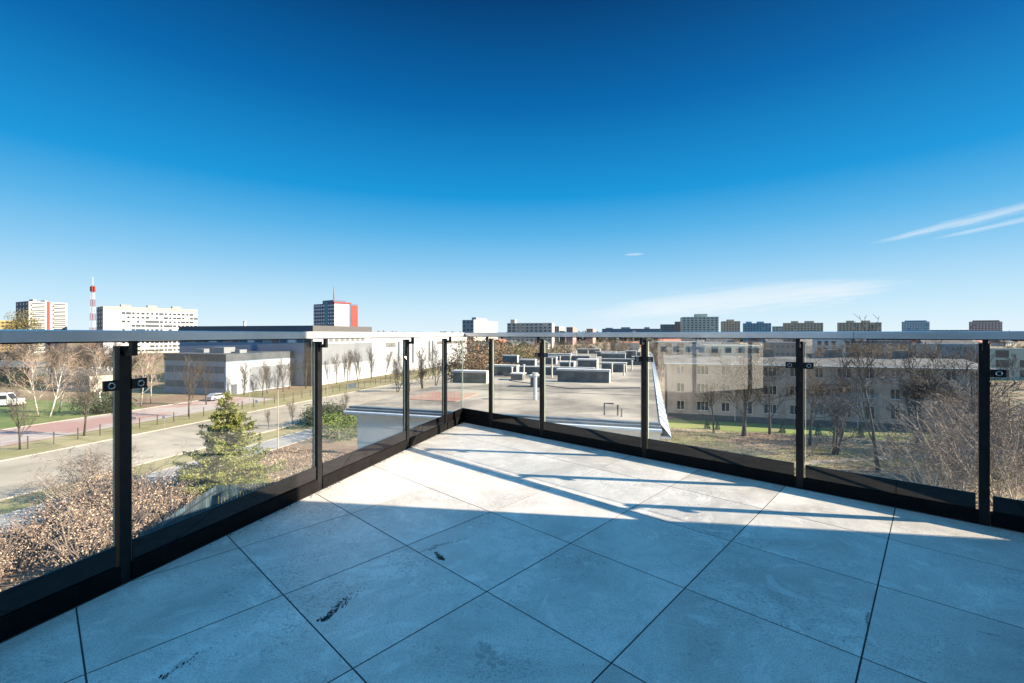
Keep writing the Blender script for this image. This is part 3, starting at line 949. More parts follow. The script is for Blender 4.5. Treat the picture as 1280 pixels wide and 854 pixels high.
o5 = S(97, 131)
h5 = thing("long_hall", "long two-tone factory hall with dark blue roof band and white street side", "building", o5, ROT_ST)
W5, D5, H5 = 47, 26, 15.9
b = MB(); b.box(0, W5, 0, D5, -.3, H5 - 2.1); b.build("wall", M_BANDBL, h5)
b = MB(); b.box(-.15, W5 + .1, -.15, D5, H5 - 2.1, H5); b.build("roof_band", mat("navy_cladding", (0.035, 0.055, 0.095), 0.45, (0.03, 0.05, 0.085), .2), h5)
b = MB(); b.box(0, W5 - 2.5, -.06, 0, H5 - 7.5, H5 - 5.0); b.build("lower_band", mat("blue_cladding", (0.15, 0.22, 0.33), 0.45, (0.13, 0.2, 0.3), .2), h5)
for k in range(16): put(unit_box("window", (M_WINH, M_WINB, M_WIN, M_WINH, M_FRAME)[k % 5]), "window", h5, (1.8 + k * 2.75, 0, H5 - 3.7), 0, (2.0 if k % 2 else 2.4, .14, 1.7))
b = MB(); b.box(W5 - 2.2, W5 + .0, -.5, 0, -.2, H5 - 2.12); b.build("corner_shade", mat("shaded_front_dark", (0.03, 0.032, 0.036), .5), h5)  # dark strip carries the shade at the front corner in its colour
b = MB(); b.box(W5 + .101, W5 + .2, -.14, D5, H5 - 1.75, H5 + .02); b.build("side_fascia", mat("grey_fascia", (0.085, 0.085, 0.085), .6), h5)
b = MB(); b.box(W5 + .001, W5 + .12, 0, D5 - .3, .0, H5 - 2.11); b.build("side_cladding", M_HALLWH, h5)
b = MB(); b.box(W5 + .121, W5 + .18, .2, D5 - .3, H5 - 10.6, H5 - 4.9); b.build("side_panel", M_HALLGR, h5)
for k in range(7): put(unit_box("window", M_WINB), "window", h5, (W5 + .12, 7 + k * 2.4, H5 - 3.6), 0, (.14, 1.7, 1.6))
b = MB(); b.tube([(21, 3, H5), (21, 3, H5 + 1.3)], .35, 8); b.tube([(20.5, 3, H5 + 1.3), (21.5, 3, H5 + 1.3)], .2, 6); b.build("roof_mast", M_HALLWH, h5)

o5b = S(123.2, 116)
h5b = thing("white_hall", "white lower extension hall with dark slot windows at the far end of the street", "building", o5b, ROT_ST)
W5b, D5b, H5b = 32, 78, 12.4
b = MB(); b.box(0, W5b, 0, D5b, -.3, H5b); b.build("wall", M_HALLWH, h5b)
b = MB(); b.box(-.1, W5b + .1, -.1, D5b + .1, H5b, H5b + .5); b.build("roof_edge", M_HALLGR, h5b)
for y in (16, 26, 39, 42): put(unit_box("slot_window", M_DKROOF), "slot_window", h5b, (W5b, y, H5b - 5.5), 0, (.16, 1.2, 8.0))
b = MB(); b.box(W5b, W5b + .1, 8, 14, H5b - 3.2, H5b - 1.6); b.box(W5b, W5b + .1, 46, 76, H5b - 3.0, H5b - 1.8); b.build("glazing_strip", M_WINB, h5b)
for k in range(5):
    bb = MB(); x = 6; bb.box(20, 23, 6 + 14 * k, 9 + 14 * k, H5b + .5, H5b + 1.5); bb.build("rooftop_unit", M_HALLGR, h5b)

for k in range(1, 4):
    bb = MB(); bb.box(W5 + .182, W5 + .20, k * 6.4, k * 6.4 + .12, .3, H5 - 2.2); bb.build("panel_joint", M_GASKET, h5)
for k in range(1, 13):
    if 45 < k * 6 < 47: continue
    bb = MB(); bb.box(W5b, W5b + .03, k * 6, k * 6 + .14, .2, H5b - .02); bb.build("panel_joint", M_GASKET, h5b)
for y in (12.5, 31, 52, 66):
    bb = MB(); bb.box(W5b, W5b + .12, y, y + 3.6, 0, 3.8); bb.build("loading_gate", M_HALLGR, h5b)
for k in range(1, 4):
    bb = MB(); bb.box(W6 + .192, W6 + .21, k * 5.0, k * 5.0 + .1, .3, H6 - 1.95); bb.build("panel_joint", M_GASKET, h6)
bb = MB(); bb.box(W6 + .192, W6 + .25, 1.2, 2.6, 0, 2.3); bb.build("side_door", M_DKROOF, h6)
for k in range(1, 6):
    bb = MB(); bb.box(W6 * k / 6 - .05, W6 * k / 6 + .05, -.03, 0, 0, H6 - 1.62); bb.build("panel_joint", M_GASKET, h6)
# white hall reflected in the right-hand glass, standing behind-left across the street
o9 = S(-78, 72 + 16)
h9 = thing("white_office_block", "white office block with rows of small windows across the street behind the terrace", "building", (-74.3, -50.0, GZ), R(120))
b = MB(); b.box(0, 19, 0, 14, -.3, 19); b.build("wall", mat("bright_white_render", (.8, .79, .76), .85, (.74, .73, .70), .3), h9)
b = MB(); b.box(-.05, 19.05, -.1, 0, -.3, 2.0); b.build("plinth", M_PLINTH, h9)
window_grid(h9, 'front', 19, 14, 10.6, 3.0, 3, 8, 1.1, 1.1, M_WIN)

# --- slatted timber enclosure below the terrace
enc = thing("board_fence", "weathered blue-grey vertical board fence in the shade below the left balustrade", "fence", (-20.9, 31.6, GZ))
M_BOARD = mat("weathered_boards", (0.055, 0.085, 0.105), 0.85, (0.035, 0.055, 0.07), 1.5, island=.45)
M_BOARDG = mat("board_rail_dark", (0.02, 0.022, 0.025), 0.9)  # near-black colour of the rails behind the boards
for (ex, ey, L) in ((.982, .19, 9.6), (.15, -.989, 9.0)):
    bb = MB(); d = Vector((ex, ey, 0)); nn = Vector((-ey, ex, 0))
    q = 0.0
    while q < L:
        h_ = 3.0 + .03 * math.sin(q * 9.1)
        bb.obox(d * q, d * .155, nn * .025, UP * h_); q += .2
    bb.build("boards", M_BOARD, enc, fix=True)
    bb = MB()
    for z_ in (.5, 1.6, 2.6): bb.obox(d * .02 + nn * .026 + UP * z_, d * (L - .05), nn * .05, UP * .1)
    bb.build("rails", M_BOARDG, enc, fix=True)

# ------------------------------------------------------------------ skyline
M_CREAM = mat("cream_panels", (0.44, 0.45, 0.44), 0.85, (0.40, 0.40, 0.385), .05)
M_YEL = mat("yellow_panels", (0.42, 0.31, 0.12), 0.85, (0.37, 0.28, 0.11), .1)
M_REDP = mat("red_panels", (0.22, 0.030, 0.020), 0.7, (0.18, 0.026, 0.017), .1)
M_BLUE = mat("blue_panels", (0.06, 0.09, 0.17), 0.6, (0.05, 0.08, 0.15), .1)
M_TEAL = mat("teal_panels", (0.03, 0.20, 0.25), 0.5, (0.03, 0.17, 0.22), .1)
M_SLATEB = mat("shade_blue_front", (0.20, 0.24, 0.29), 0.8, (0.17, 0.21, 0.25), .05)
M_GREENW = mat("pale_green_panels", (0.42, 0.46, 0.40), 0.85, (0.36, 0.40, 0.35), .05)
M_BEIGE = mat("beige_panels", (0.40, 0.35, 0.27), 0.85, (0.34, 0.30, 0.23), .05)
M_PINKB = mat("pink_brown_panels", (0.30, 0.21, 0.19), 0.85, (0.26, 0.18, 0.165), .05)
M_LTBLUE = mat("light_blue_panels", (0.17, 0.30, 0.38), 0.8, (0.14, 0.25, 0.33), .05)
M_GREYP = mat("grey_panels", (0.22, 0.23, 0.24), 0.8, (0.18, 0.19, 0.2), .05)

# tower with balconies
t, W, D, Ht = corner_block("tower_block", "white tower block with balcony bands and a red stripe at far left", "building", 300, R(62), 36, 20, 84, 377, 'L', M_CREAM, roofm=M_GREYP)
fl = int(Ht / 2.9)
for f in range(fl):
    z = Ht - 2.6 - f * 2.9
    for (x0, x1) in ((.06, .42), (.62, .97)):
        bb = MB(); bb.box(W * x0, W * x1, -1.1, 0, z, z + 1.05); bb.build("balcony", M_CREAM, t)
        bb = MB(); bb.box(W * x0 + .2, W * x1 - .2, -.05, 0.02, z + 1.05, z + 1.85); bb.build("window", M_WIN, t)
b = MB(); b.box(W * .47, W * .53, -.5, 0, 0, Ht + .4); b.build("stair_stripe", M_REDP, t)
M_GABLE_SHADE = mat("shaded_gable", (0.085, 0.105, 0.13), .8, (0.07, 0.09, 0.115), .1)  # shade of the side faces put into the gable colour
b = MB(); b.box(-.1, 0, 0, D, 0, Ht); b.build("gable_shade", M_GABLE_SHADE, t)
window_grid(t, 'left', W, D, 2, 2.9, fl, 4, 1.6, 1.4, M_WINB, limit=45, proud=.15)
b = MB(); b.box(W * .2, W * .3, D * .3, D * .6, Ht + .35, Ht + 2); b.box(W * .5, W * .6, D * .3, D * .6, Ht + .35, Ht + 1.6); b.build("rooftop_units", M_GREYP, t)

t, W, D, Ht = corner_block("apartment_block", "yellow panel block at the very left edge behind the dark evergreen", "building", 330, R(40), -30, -40, 21, 400, 'L', M_YEL, depth=12)
window_grid(t, 'front', W, D, 2, 2.9, int(Ht / 2.9), 10, 1.6, 1.4, M_WIN, limit=60)

t, W, D, Ht = corner_block("slab_block", "long white slab block with yellow top beside the lattice mast", "building", 300, R(52), 129, 121, 247, 383, 'L', M_CREAM)
fl = int(Ht / 2.9)
b = MB(); b.box(-.05, W + .05, -.12, D, Ht - 2.2, Ht + .1); b.build("top_band", mat("pale_yellow_panels", (0.44, 0.41, 0.28), .85), t)
b = MB(); b.box(-.08, W * .145, -.1, 0, 0, Ht - 2.3); b.build("end_panel", M_HALLWH, t)
cnt = 0; rest = MB()
for f in range(fl):
    for c in range(17):
        if rg.random() < .12: continue
        x = W * (.17 + .83 * (c + .5) / 17); z = Ht - 4.1 - f * 2.9; ww = rg.choice((1.3, 1.9, 2.6))
        if cnt < 100: put(unit_box("window", M_WIN), "window", t, (x, 0, z), 0, (ww, .2, 1.35))
        else: rest.box(x - ww / 2, x + ww / 2, -.1, .1, z - .65, z + .65)
        cnt += 1
kind(rest.build("lower_windows", M_WIN, t), 'stuff')
b = MB(); b.box(-.15, 0, -.05, D, 0, Ht - .2); b.build("gable_shade", M_GABLE_SHADE, t)  # dark sheet gives the slab's end its shade by colour
window_grid(t, 'left', W, D, 2, 2.9, fl, 3, 1.2, 1.4, M_WINB, limit=40, proud=.2)
for k in range(3):
    bb = MB(); bb.box(W * (.18 + .27 * k), W * (.28 + .27 * k), 3, 6, Ht + .1, Ht + 2.0); bb.build("rooftop_unit", M_GREYP, t)

# red and blue office tower
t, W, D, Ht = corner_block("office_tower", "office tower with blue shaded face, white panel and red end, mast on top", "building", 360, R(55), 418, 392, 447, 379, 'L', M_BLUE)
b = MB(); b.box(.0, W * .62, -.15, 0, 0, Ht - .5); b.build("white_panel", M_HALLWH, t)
b = MB(); b.box(W * .70, W + .1, -.2, D * .4, 0, Ht - 1.0); b.build("red_panel", M_REDP, t)
b = MB(); b.box(-.1, W * .5, 1, D * .55, Ht, Ht + 2.6); b.build("upper_storey", M_BLUE, t)
b = MB(); b.box(-.25, 0, D * .30, D * .45, 0, Ht + 1.5); b.build("teal_stripe", M_TEAL, t)
b = MB(); b.box(-.28, W * .72, -.28, D * .1, Ht, Ht + 1.2); b.build("roof_parapet", M_REDP, t)
fl = int(Ht / 2.9)
window_grid(t, 'left', W, D, 2, 2.9, fl, 9, 1.9, 1.3, M_FRAME, limit=100)
b = MB()
for k in range(3): b.tube([(W * .25 + .5 * math.cos(k * 2.1), D * .3 + .5 * math.sin(k * 2.1), Ht + 2.6), (W * .25, D * .3, Ht + 14.5)], .22, 4)
for k in range(8): b.box(W * .25 - .5, W * .25 + .5, D * .3 - .05, D * .3 + .05, Ht + 3 + k * 1.1, Ht + 3.15 + k * 1.1)
b.build("antenna_mast", M_GREYP, t)

# lattice telecom mast
mz = 420; P = local(116, mz)
mast = thing("lattice_mast", "tall red and white lattice telecom mast at the far left", "mast", P)
mh = EYE_G + (HOR - 357) * mz / FPX
segs = 9
for k in range(segs):
    z0, z1 = mh * k / segs, mh * (k + 1) / segs
    r0, r1 = 1.8 - 1.0 * k / segs, 1.8 - 1.0 * (k + 1) / segs
    bb = MB()
    for (sx_, sy_) in ((1, 1), (-1, 1), (-1, -1), (1, -1)):
        bb.tube([(sx_ * r0, sy_ * r0, z0), (sx_ * r1, sy_ * r1, z1)], .2, 4)
    for q in range(4):
        zz = z0 + (z1 - z0) * q / 4; z2 = z0 + (z1 - z0) * (q + 1) / 4
        rr = r0 + (r1 - r0) * q / 4
        for s_ in (1, -1):
            bb.tube([(-rr, s_ * rr, zz), (rr, s_ * rr, z2)], .1, 3); bb.tube([(s_ * rr, -rr, zz), (s_ * rr, rr, z2)], .1, 3)
            bb.tube([(rr, s_ * rr, zz), (-rr, s_ * rr, z2)], .1, 3)
    bb.build("mast_section", M_REDP if (segs - 1 - k) % 2 == 0 else M_HALLWH, mast)
b = MB(); b.tube([(0, 0, mh), (0, 0, mh + 8)], .25, 5); b.build("antenna", M_HALLWH, mast)
b = MB()
for k in range(6): b.box(1.4 * math.cos(k) - .4, 1.4 * math.cos(k) + .4, 1.4 * math.sin(k) - .4, 1.4 * math.sin(k) + .4, mh - 5.5, mh - 1)
b.build("aerial_panels", M_REDP, mast)


def far_block(z, rot, pxA, pxC, pxB, ytop, label, m, side='R', cols=14, roofbox=(), end=None, name="apartment_block", wh=1.3, pitch=2.9, wm=None, rows=None, lim=40):
    t, W, D, Ht = corner_block(name, label, "building", z, rot, pxC, pxA, pxB, ytop, side, m)
    n = rows or max(2, int(Ht / pitch) - 1)
    vis = min(n, 1 + int((Ht - EYE_G + 6) / pitch)) if n > 3 else n
    window_grid(t, 'front', W, D, Ht - 1.7 - (n - 1) * pitch, pitch, n, cols, W / cols * .55, wh, wm or M_WIN, limit=lim, rg=rg, skip=.06)
    for (a, c, h) in roofbox:
        bb = MB(); bb.box(W * a, W * c, D * .25, D * .7, Ht, Ht + h); bb.build("rooftop_storey", m, t)
    if end:
        bb = MB(); bb.box(W, W + .2, -.15, D, 0, Ht + .2); bb.build("end_wall", end, t)
    return t, W, D, Ht


far_block(330, R(-14), 578, 592, 622, 400, "pale building with dark blue shaded face, just right of the rail corner", M_SLATEB, 'R', 3, ((.2, .6, 2.5),), M_OFFWHITE)  # front's blue is shade put into the colour, pale end the lit side
far_block(430, R(-12), 628, 634, 690, 404, "long low white building with grey roof strip beyond the brown trees", M_OFFWHITE, 'L', 10, ((.05, .15, 3.5),))
far_block(560, R(-12), 690, 699, 706, 408, "small brown block left of the pink one on the skyline", M_BEIGE, 'R', 3)
far_block(560, R(-12), 708, 716, 721, 409, "small pink block in the middle of the skyline", M_PINKB, 'R', 3)
far_block(620, R(-13), 733, 741, 745, 411, "tiny brick-coloured block on the skyline left of the long blue row", M_PINKB, 'R', 3)
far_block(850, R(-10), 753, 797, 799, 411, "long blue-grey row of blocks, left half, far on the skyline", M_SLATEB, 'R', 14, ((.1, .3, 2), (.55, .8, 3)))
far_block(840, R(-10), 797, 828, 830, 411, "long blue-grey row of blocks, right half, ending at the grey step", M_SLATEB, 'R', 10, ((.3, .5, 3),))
far_block(620, R(-14), 826, 845, 846, 405.5, "grey lower step of the stepped block group", M_GREYP, 'R', 6)
far_block(600, R(-14), 844, 862, 863, 402, "brownish middle step beside the tallest pale green block", M_PINKB, 'R', 6, ((.5, .9, 2.2),))
far_block(560, R(-15), 853, 898, 903, 396, "tallest pale green block on the right skyline with a rooftop box", M_GREENW, 'R', 9, ((.38, .72, 4.0),), M_OFFWHITE)
far_block(600, R(-16), 904, 925, 929, 401.5, "narrow beige block with yellow end wall", M_BEIGE, 'R', 6, ((.3, .7, 2.4),), M_YEL)
far_block(660, R(-16), 930, 964, 966, 404, "blue block right of the beige one with yellow end", M_LTBLUE, 'R', 9, ((.1, .3, 2.4), (.5, .75, 2.4)))
far_block(760, R(-16), 966, 980, 981, 408, "low pale green block in the gap", M_GREENW, 'R', 4)
far_block(620, R(-18), 980, 1029, 1031, 403.5, "beige-grey block with two roof boxes, left of the post with clamps", M_BEIGE, 'R', 12, ((.2, .38, 2.6), (.55, .78, 2.6)))
far_block(600, R(-20), 1048, 1102, 1104, 403, "wide block with blue and beige panels and two roof boxes", M_BEIGE, 'R', 12, ((.2, .38, 2.6), (.55, .75, 2.6)))
far_block(600, R(-22), 1128, 1162, 1163, 402, "blue block standing alone between wide beige and pink-brown ones", M_LTBLUE, 'R', 10, ((.1, .9, 1.6),), wm=M_FRAME)
far_block(600, R(-24), 1212, 1253, 1254, 402, "pink-brown block standing alone at the far right", M_PINKB, 'R', 10, ((.1, .92, 1.8),), wm=M_FRAME)
far_block(900, R(-14), 1163, 1211, 1212, 412.5, "long very low pale roofline between the two lone right blocks", M_GREYP, 'R', 8)

# mid-distance buildings seen under the rail
far_block(185, R(-16.9), 1020, 1064, 1070, 424, "small white building with dark windows beyond the grey house roof", M_HALLWH, 'R', 5, wh=1.6, name="white_building", rows=3)
far_block(150, R(-16.9), 1150, 1235, 1242, 430, "pale blue-grey building half hidden by twigs at the right", M_SLATEB, 'R', 11, wh=1.1, wm=M_WINB, name="office_building", rows=3)
far_block(130, R(-16.9), 1238, 1330, 1336, 436, "pale building at the right edge behind the shrubs", M_GREENW, 'R', 3, wh=2.2, name="office_building", rows=3)
far_block(170, R(-16.9), 962, 1008, 1014, 428, "green-grey flat building left of the small white one", M_GREYP, 'R', 7, wh=.9, wm=M_WINB, name="office_building", rows=3)
far_block(210, R(-16.9), 1075, 1140, 1146, 426, "low long store with grey roof behind the tall bare tree", M_GREYP, 'R', 4, wh=1.0, name="office_building", rows=2)
far_block(140, R(-16.9), 880, 955, 960, 432, "dull green building behind the left end of the grey house", M_GREENW, 'R', 6, wh=1.5, wm=M_WINB, name="office_building", rows=3)
far_block(190, R(-16.9), 815, 872, 876, 427, "pale low building above the metal mansard", M_OFFWHITE, 'R', 4, wh=2.0, name="office_building", rows=3)

# low houses of the city, too far to show parts
M_RTILE = mat("red_tiles", (0.30, 0.12, 0.08), .85, (0.24, .10, .07), .3)
hm = []
for (wm_, rm_) in ((M_OFFWHITE, M_RTILE), (M_HALLWH, M_GREYROOF), (M_CREAM, M_DKROOF), (M_GREYP, M_GREYROOF)):
    bb = MB(); bb.box(-6, 6, -4.5, 4.5, -.2, 5.5, 0)
    bb.add([(-6.4, -5, 5.4), (6.4, -5, 5.4), (6.4, 5, 5.4), (-6.4, 5, 5.4), (-6.4, 0, 8.6), (6.4, 0, 8.6)], [(0, 1, 5, 4), (2, 3, 4, 5), (1, 2, 5), (3, 0, 4), (3, 2, 1, 0)], 1)
    for x in (-4, -1.4, 1.4, 4):
        for z in (1.2, 3.6): bb.box(x - .6, x + .6, -4.56, -4.4, z, z + 1.3, 2)
    hm.append(bb.mesh("house", [wm_, rm_, M_WIN]))
k = 0
for i in range(60):
    t_ = rg.uniform(-.10, 1.25); z = rg.uniform(170, 520)
    if abs(t_ - .3) < .02: continue
    o = link("house", hm[k % 4]); k += 1
    o.location = (t_ * z, z, GZ); o.rotation_euler = (0, 0, rg.choice((ROT_ST, ROT_ST + R(90), R(20))))
    o.scale = (rg.uniform(.8, 1.8), rg.uniform(.8, 1.4), rg.uniform(.7, 1.3))
    tag(o, "small gabled house in the city between the terrace and the skyline", "house", "low houses far below the skyline")

# ------------------------------------------------------------------ trees
def rot_dir(d, ang, rr):
    a = d.cross(Vector((rr.uniform(-1, 1), rr.uniform(-1, 1), rr.uniform(-1, 1)))).normalized()
    return (d * math.cos(ang) + a * math.sin(ang)).normalized()


def bare_tree(seed, h, r0, nb=(9, 6, 5, 3), spread=(38, 38, 42, 45), up=0.25, lens=(.5, .55, .5, .45), start=.3, twig=.012, stems=1, lean=.06, droop=0.0):
    rr = random.Random(seed)
    T, C = MB(), MB()

    def grow(p, d, L, r, lv):
        n = 4 if lv < 2 else 3 if lv == 2 else 2
        pts, rad = [p], [r]
        dd_ = d
        for i in range(n):
            dd_ = (dd_ + Vector((rr.gauss(0, 1), rr.gauss(0, 1), rr.gauss(0, 1))) * (.035 if lv < 1 else .15) + UP * (up if lv else .05) * .3
                   - UP * (droop * .3 if lv >= 2 else 0)).normalized()
            pts.append(pts[-1] + dd_ * (L / n)); rad.append(max(twig * .7, r * (1 - .82 * (i + 1) / n)))
        (T if lv < 2 else C).tube(pts, rad, 6 if lv == 0 else 4 if lv == 1 else 3, cap=(lv == 0))
        if lv >= len(nb): return
        s0 = start if lv == 0 else .22
        for k in range(nb[lv]):
            f = s0 + (1 - s0) * (k + rr.uniform(.2, .9)) / nb[lv]
            i = min(n - 1, int(f * n)); q = pts[i].lerp(pts[i + 1], f * n - i)
            rb = rad[i] + (rad[i + 1] - rad[i]) * (f * n - i)
            nd = rot_dir((pts[i + 1] - pts[i]).normalized(), R(rr.gauss(spread[lv], 9)), rr)
            nd = (nd + UP * up * (.6 if lv < 2 else .3)).normalized()
            grow(q, nd, L * lens[lv] * rr.uniform(.7, 1.15) * (1.15 - .5 * f if lv == 0 else 1), max(twig, rb * .62), lv + 1)

    for s_ in range(stems):
        a = 2 * math.pi * s_ / stems + rr.uniform(-.4, .4)
        k = (0 if stems == 1 else rr.uniform(.12, .3))
        d = Vector((math.cos(a) * k + rr.gauss(0, lean), math.sin(a) * k + rr.gauss(0, lean), 1)).normalized()
        grow(Vector((math.cos(a) * r0 * (stems > 1), math.sin(a) * r0 * (stems > 1), -.1)), d, h * (.92 if s_ == 0 else rr.uniform(.7, .92)), r0, 0)
    zmax = max(v[2] for v in T.v + C.v)
    k = h / zmax
    for mb in (T, C): mb.v = [(x * k, y * k, z * k) for x, y, z in mb.v]
    return T, C


def tree_proto(name, cat, TC, mt, mc, crown="crown"):
    t = thing(name, "", cat)
    TC[0].build("trunk", mt, t, smooth=True)
    TC[1].build(crown, mc, t)
    return t


USED = set()
birch = [tree_proto("birch_tree", "birch", bare_tree(s, 12, .17, (11, 6, 4), (32, 38, 40), .35, (.42, .55, .55), .25, .024, lean=.16, droop=.5), M_BIRCH, M_BTWIG) for s in (1, 2)]
lind = [tree_proto("street_tree", "tree", bare_tree(s, 9, .16, (13, 6, 4), (28, 34, 38), .5, (.5, .55, .55), .22, .026), M_DBARK, M_DTWIG) for s in (5, 6)]
dark = [tree_proto("bare_tree", "tree", bare_tree(s, 10, .25, (8, 6, 4, 2), (46, 42, 42, 45), .24, (.62, .58, .55, .5), .28, .03, stems=st, lean=.08), M_DBARK, M_DTWIG) for s, st in ((8, 2), (9, 1), (10, 3))]
dark.append(tree_proto("bare_tree", "tree", bare_tree(15, 12, .30, (6, 7, 5, 2), (28, 40, 42, 45), .30, (.85, .5, .55, .5), .26, .03, lean=.02), M_DBARK, M_DTWIG))

G_B = "birch trees on the lawn"
bl = [((48, 521), 436, "leaning white birch nearest the left edge of the lawn", -.16), ((62, 522), 432, "tall white birch beside the leaning one on the lawn", .14),
      ((74, 515), 436, "slender birch leaning right on the lawn", .22), ((130, 517), 425, "birch just left of the near post", .1), ((176, 508), 431, "white birch just right of the near post", .1),
      ((188, 505), 440, "thin birch leaning right before the low hall", .2)]
for k, ((px, py), yt, lab, ln) in enumerate(bl):
    p = gpt(px, py); hh = (py - yt) * p.y / FPX
    o = place(birch[k % 2], USED, p, k * 1.3, lab, G_B, hh / 12)
    o.rotation_euler = (0, ln, k * 1.1 if k % 2 else 0)
for k in range(16):
    t_, z = rg.uniform(-1.2, -.80), rg.uniform(112, 170)
    place(dark[k % 3], USED, (t_ * z, z, GZ), k * 1.3, "dark bare tree in the grove behind the birches", "dark grove behind the birches", rg.uniform(.8, 1.2))
G_S = "bare trees along the street"
sl = [((25, 562), 480, "dark-stemmed young tree by the fence at the left edge", 1), ((105, 545), 452, "bare tree leaning by the fence left of the near post", 1), ((236, 521), 442, "large bare tree on the grass before the low hall", 0),
      ((258, 506), 447, "bare tree against the low hall's shaded front", 1), ((305, 494), 449, "upright bare tree at the low hall's white corner", 0), ((328, 496), 449, "bare tree right of the white corner of the low hall", 1), ((334, 492), 452, "thin bare tree before the grey side panel", 0),
      ((354, 490), 446, "bare tree before the low hall's side", 1), ((361, 487), 445, "pale upright tree at the end of the low hall", 0), ((382, 486), 432, "bare tree before the shade-dark corner of the long hall", 1)]
for k, ((px, py), yt, lab, i) in enumerate(sl):
    p = gpt(px, py); hh = (py - yt) * p.y / FPX
    place(lind[i], USED, p, k * 1.7, lab, G_S, hh / 9)
for k, (px, py) in enumerate(((421, 480), (434, 477), (447, 476), (464, 474), (482, 472), (498, 486), (527, 478), (541, 474))):
    p = gpt(px, py); hh = (py - (440, 437, 434, 432, 434, 440, 430, 428)[k]) * p.y / FPX
    place(lind[k % 2], USED, p, k * 2.1, "bare street tree before the white hall, " + ORD[k] + " from the left in that row", "bare trees before the white hall", hh / 9)
# dark scrub at the end of the street
for k, (px, py, yt) in enumerate(((497, 490, 455), (512, 489, 458), (528, 486, 452), (545, 482, 448), (553, 480, 440))):
    p = gpt(px, py); hh = (py - yt) * p.y / FPX
    place(dark[k % 3], USED, p, k * 2.4, "dark scrubby tree where the street disappears, " + ORD[k] + " from the left", "scrub at the end of the street", hh / 10)
# right garden
dl = [((930, 545), 432, 0, "forked bare tree behind the pane left of the clamped post, before the grey house", 1.0), ((962, 543), 452, 1, "small bare tree between the forked tree and the clamped post", 2.0), ((892, 541), 470, 1, "thin young tree near the left end of the bright lawn", .4),
      ((1012, 556), 448, 1, "bare tree partly behind the clamped post", 3.3), ((1044, 568), 462, 2, "small forked tree right of the clamped post", .9), ((1098, 590), 424, 3, "tall dark double-stemmed tree between the two right posts", 2.2),
      ((1150, 556), 428, 2, "wide bare tree before the right end of the grey house", 4.0), ((1215, 570), 432, 1, "bare tree behind the post nearest the right edge", 5.0)]
for (px, py), yt, i, lab, rz in dl:
    p = gpt(px, py); hh = (py - yt) * p.y / FPX
    place(dark[i], USED, p, rz, lab, "bare trees in the garden before the grey house", hh / 10)
# pale shrubs, many stems
shr = [tree_proto("bare_shrub", "shrub", bare_tree(s, 5, .06, (5, 4, 2), (34, 40, 42), .12, (.62, .6, .6), .15, .016, stems=8, lean=.5, droop=.6), M_PSTEM, M_TWIG) for s in (21, 22)]
sh = [(1150, 612, 6.0), (1180, 600, 7.5), (1212, 606, 8.5), (1240, 596, 9.0), (1262, 610, 8.0), (1196, 570, 8), (1228, 566, 9), (1275, 580, 10), (1255, 556, 9), (1130, 566, 5.0), (1300, 600, 9.5), (1168, 622, 7.0), (1200, 628, 8.0), (1245, 632, 8.0), (1270, 640, 8.0), (1222, 590, 9.0), (1185, 560, 9.5), (1265, 575, 10.5)]
for k, (px, py, hh) in enumerate(sh):
    place(shr[k % 2], USED, gpt(px, py), k * 1.9, "pale arching bare shrub in the thicket at right, " + ORD[k] + " in the planting list from the tall dark tree" if False else
          "pale many-stemmed bare shrub in the thicket behind the last right post", "bare shrubs of the right thicket", hh / 5)
for k, (px, py, hh) in enumerate(((975, 552, 1.6), (1000, 556, 1.8), (1030, 553, 1.5), (1060, 556, 1.9), (1080, 553, 1.7), (945, 551, 1.4), (1115, 560, 2.2))):
    place(shr[k % 2], USED, gpt(px, py), k * 2.3, "low leafless shrub along the near edge of the bright lawn, " + ORD[k] + " of the row in building order" if False else
          "low leafless shrub along the near edge of the bright lawn", "low shrubs along the bright lawn", hh / 5)


# leafy things: clouds of small leaf faces
def leaf_quad(mb, p, s, rr, flat=0.0):
    a, e = rr.uniform(0, 6.283), rr.uniform(-1, 1) * (1 - flat)
    n = Vector((math.cos(a) * math.sqrt(1 - e * e), math.sin(a) * math.sqrt(1 - e * e), e))
    x = n.cross(Vector((rr.gauss(0, 1), rr.gauss(0, 1), rr.gauss(0, 1)))).normalized()
    y = n.cross(x)
    w = s * rr.uniform(.3, .6)
    mb.add([p - x * s, p + y * w, p + x * s, p - y * w], [(0, 1, 2, 3)])


def spruce(seed, h, spread, n=24):
    rr = random.Random(seed)
    T, C = MB(), MB()
    T.tube([(0, 0, -.1), (0.05, 0, h * .5), (0, .05, h * .97)], [h * .018, h * .011, .02], 7)
    for w in range(n):
        f = w / (n - 1)
        z = h * (.04 + .93 * f)
        L = spread * (1 - f ** 1.25) ** .95 * rr.uniform(.72, 1.18) + .22
        for k in range(11 if f < .8 else 7):
            if rr.random() < .12: continue
            a = rr.uniform(0, 6.283); l = L * rr.uniform(.5, 1.22); dr = rr.uniform(.15, .45); zz = z + rr.gauss(0, .1)
            d = Vector((math.cos(a), math.sin(a), 0))
            pts = [Vector((0, 0, zz)) + d * (l * s_) + UP * (-dr * l * s_ + (dr + .02) * l * s_ * s_) for s_ in (0, .35, .7, 1)]
            T.tube(pts, [.035, .025, .015, .008], 3, cap=False)
            for q in range(int(24 + l * 80)):
                s_ = rr.uniform(.12, 1.03) ** .75
                i = min(2, int(s_ * 3)); p = pts[i].lerp(pts[i + 1], min(1, s_ * 3 - i))
                wdt = .30 * l * (1.05 - s_) + .07
                p = p + Vector((-d.y, d.x, 0)) * rr.gauss(0, wdt * .6) + UP * rr.gauss(-.05, .09) + d * rr.gauss(0, .06)
                leaf_quad(C, p, rr.uniform(.04, .115), rr)
    return T, C


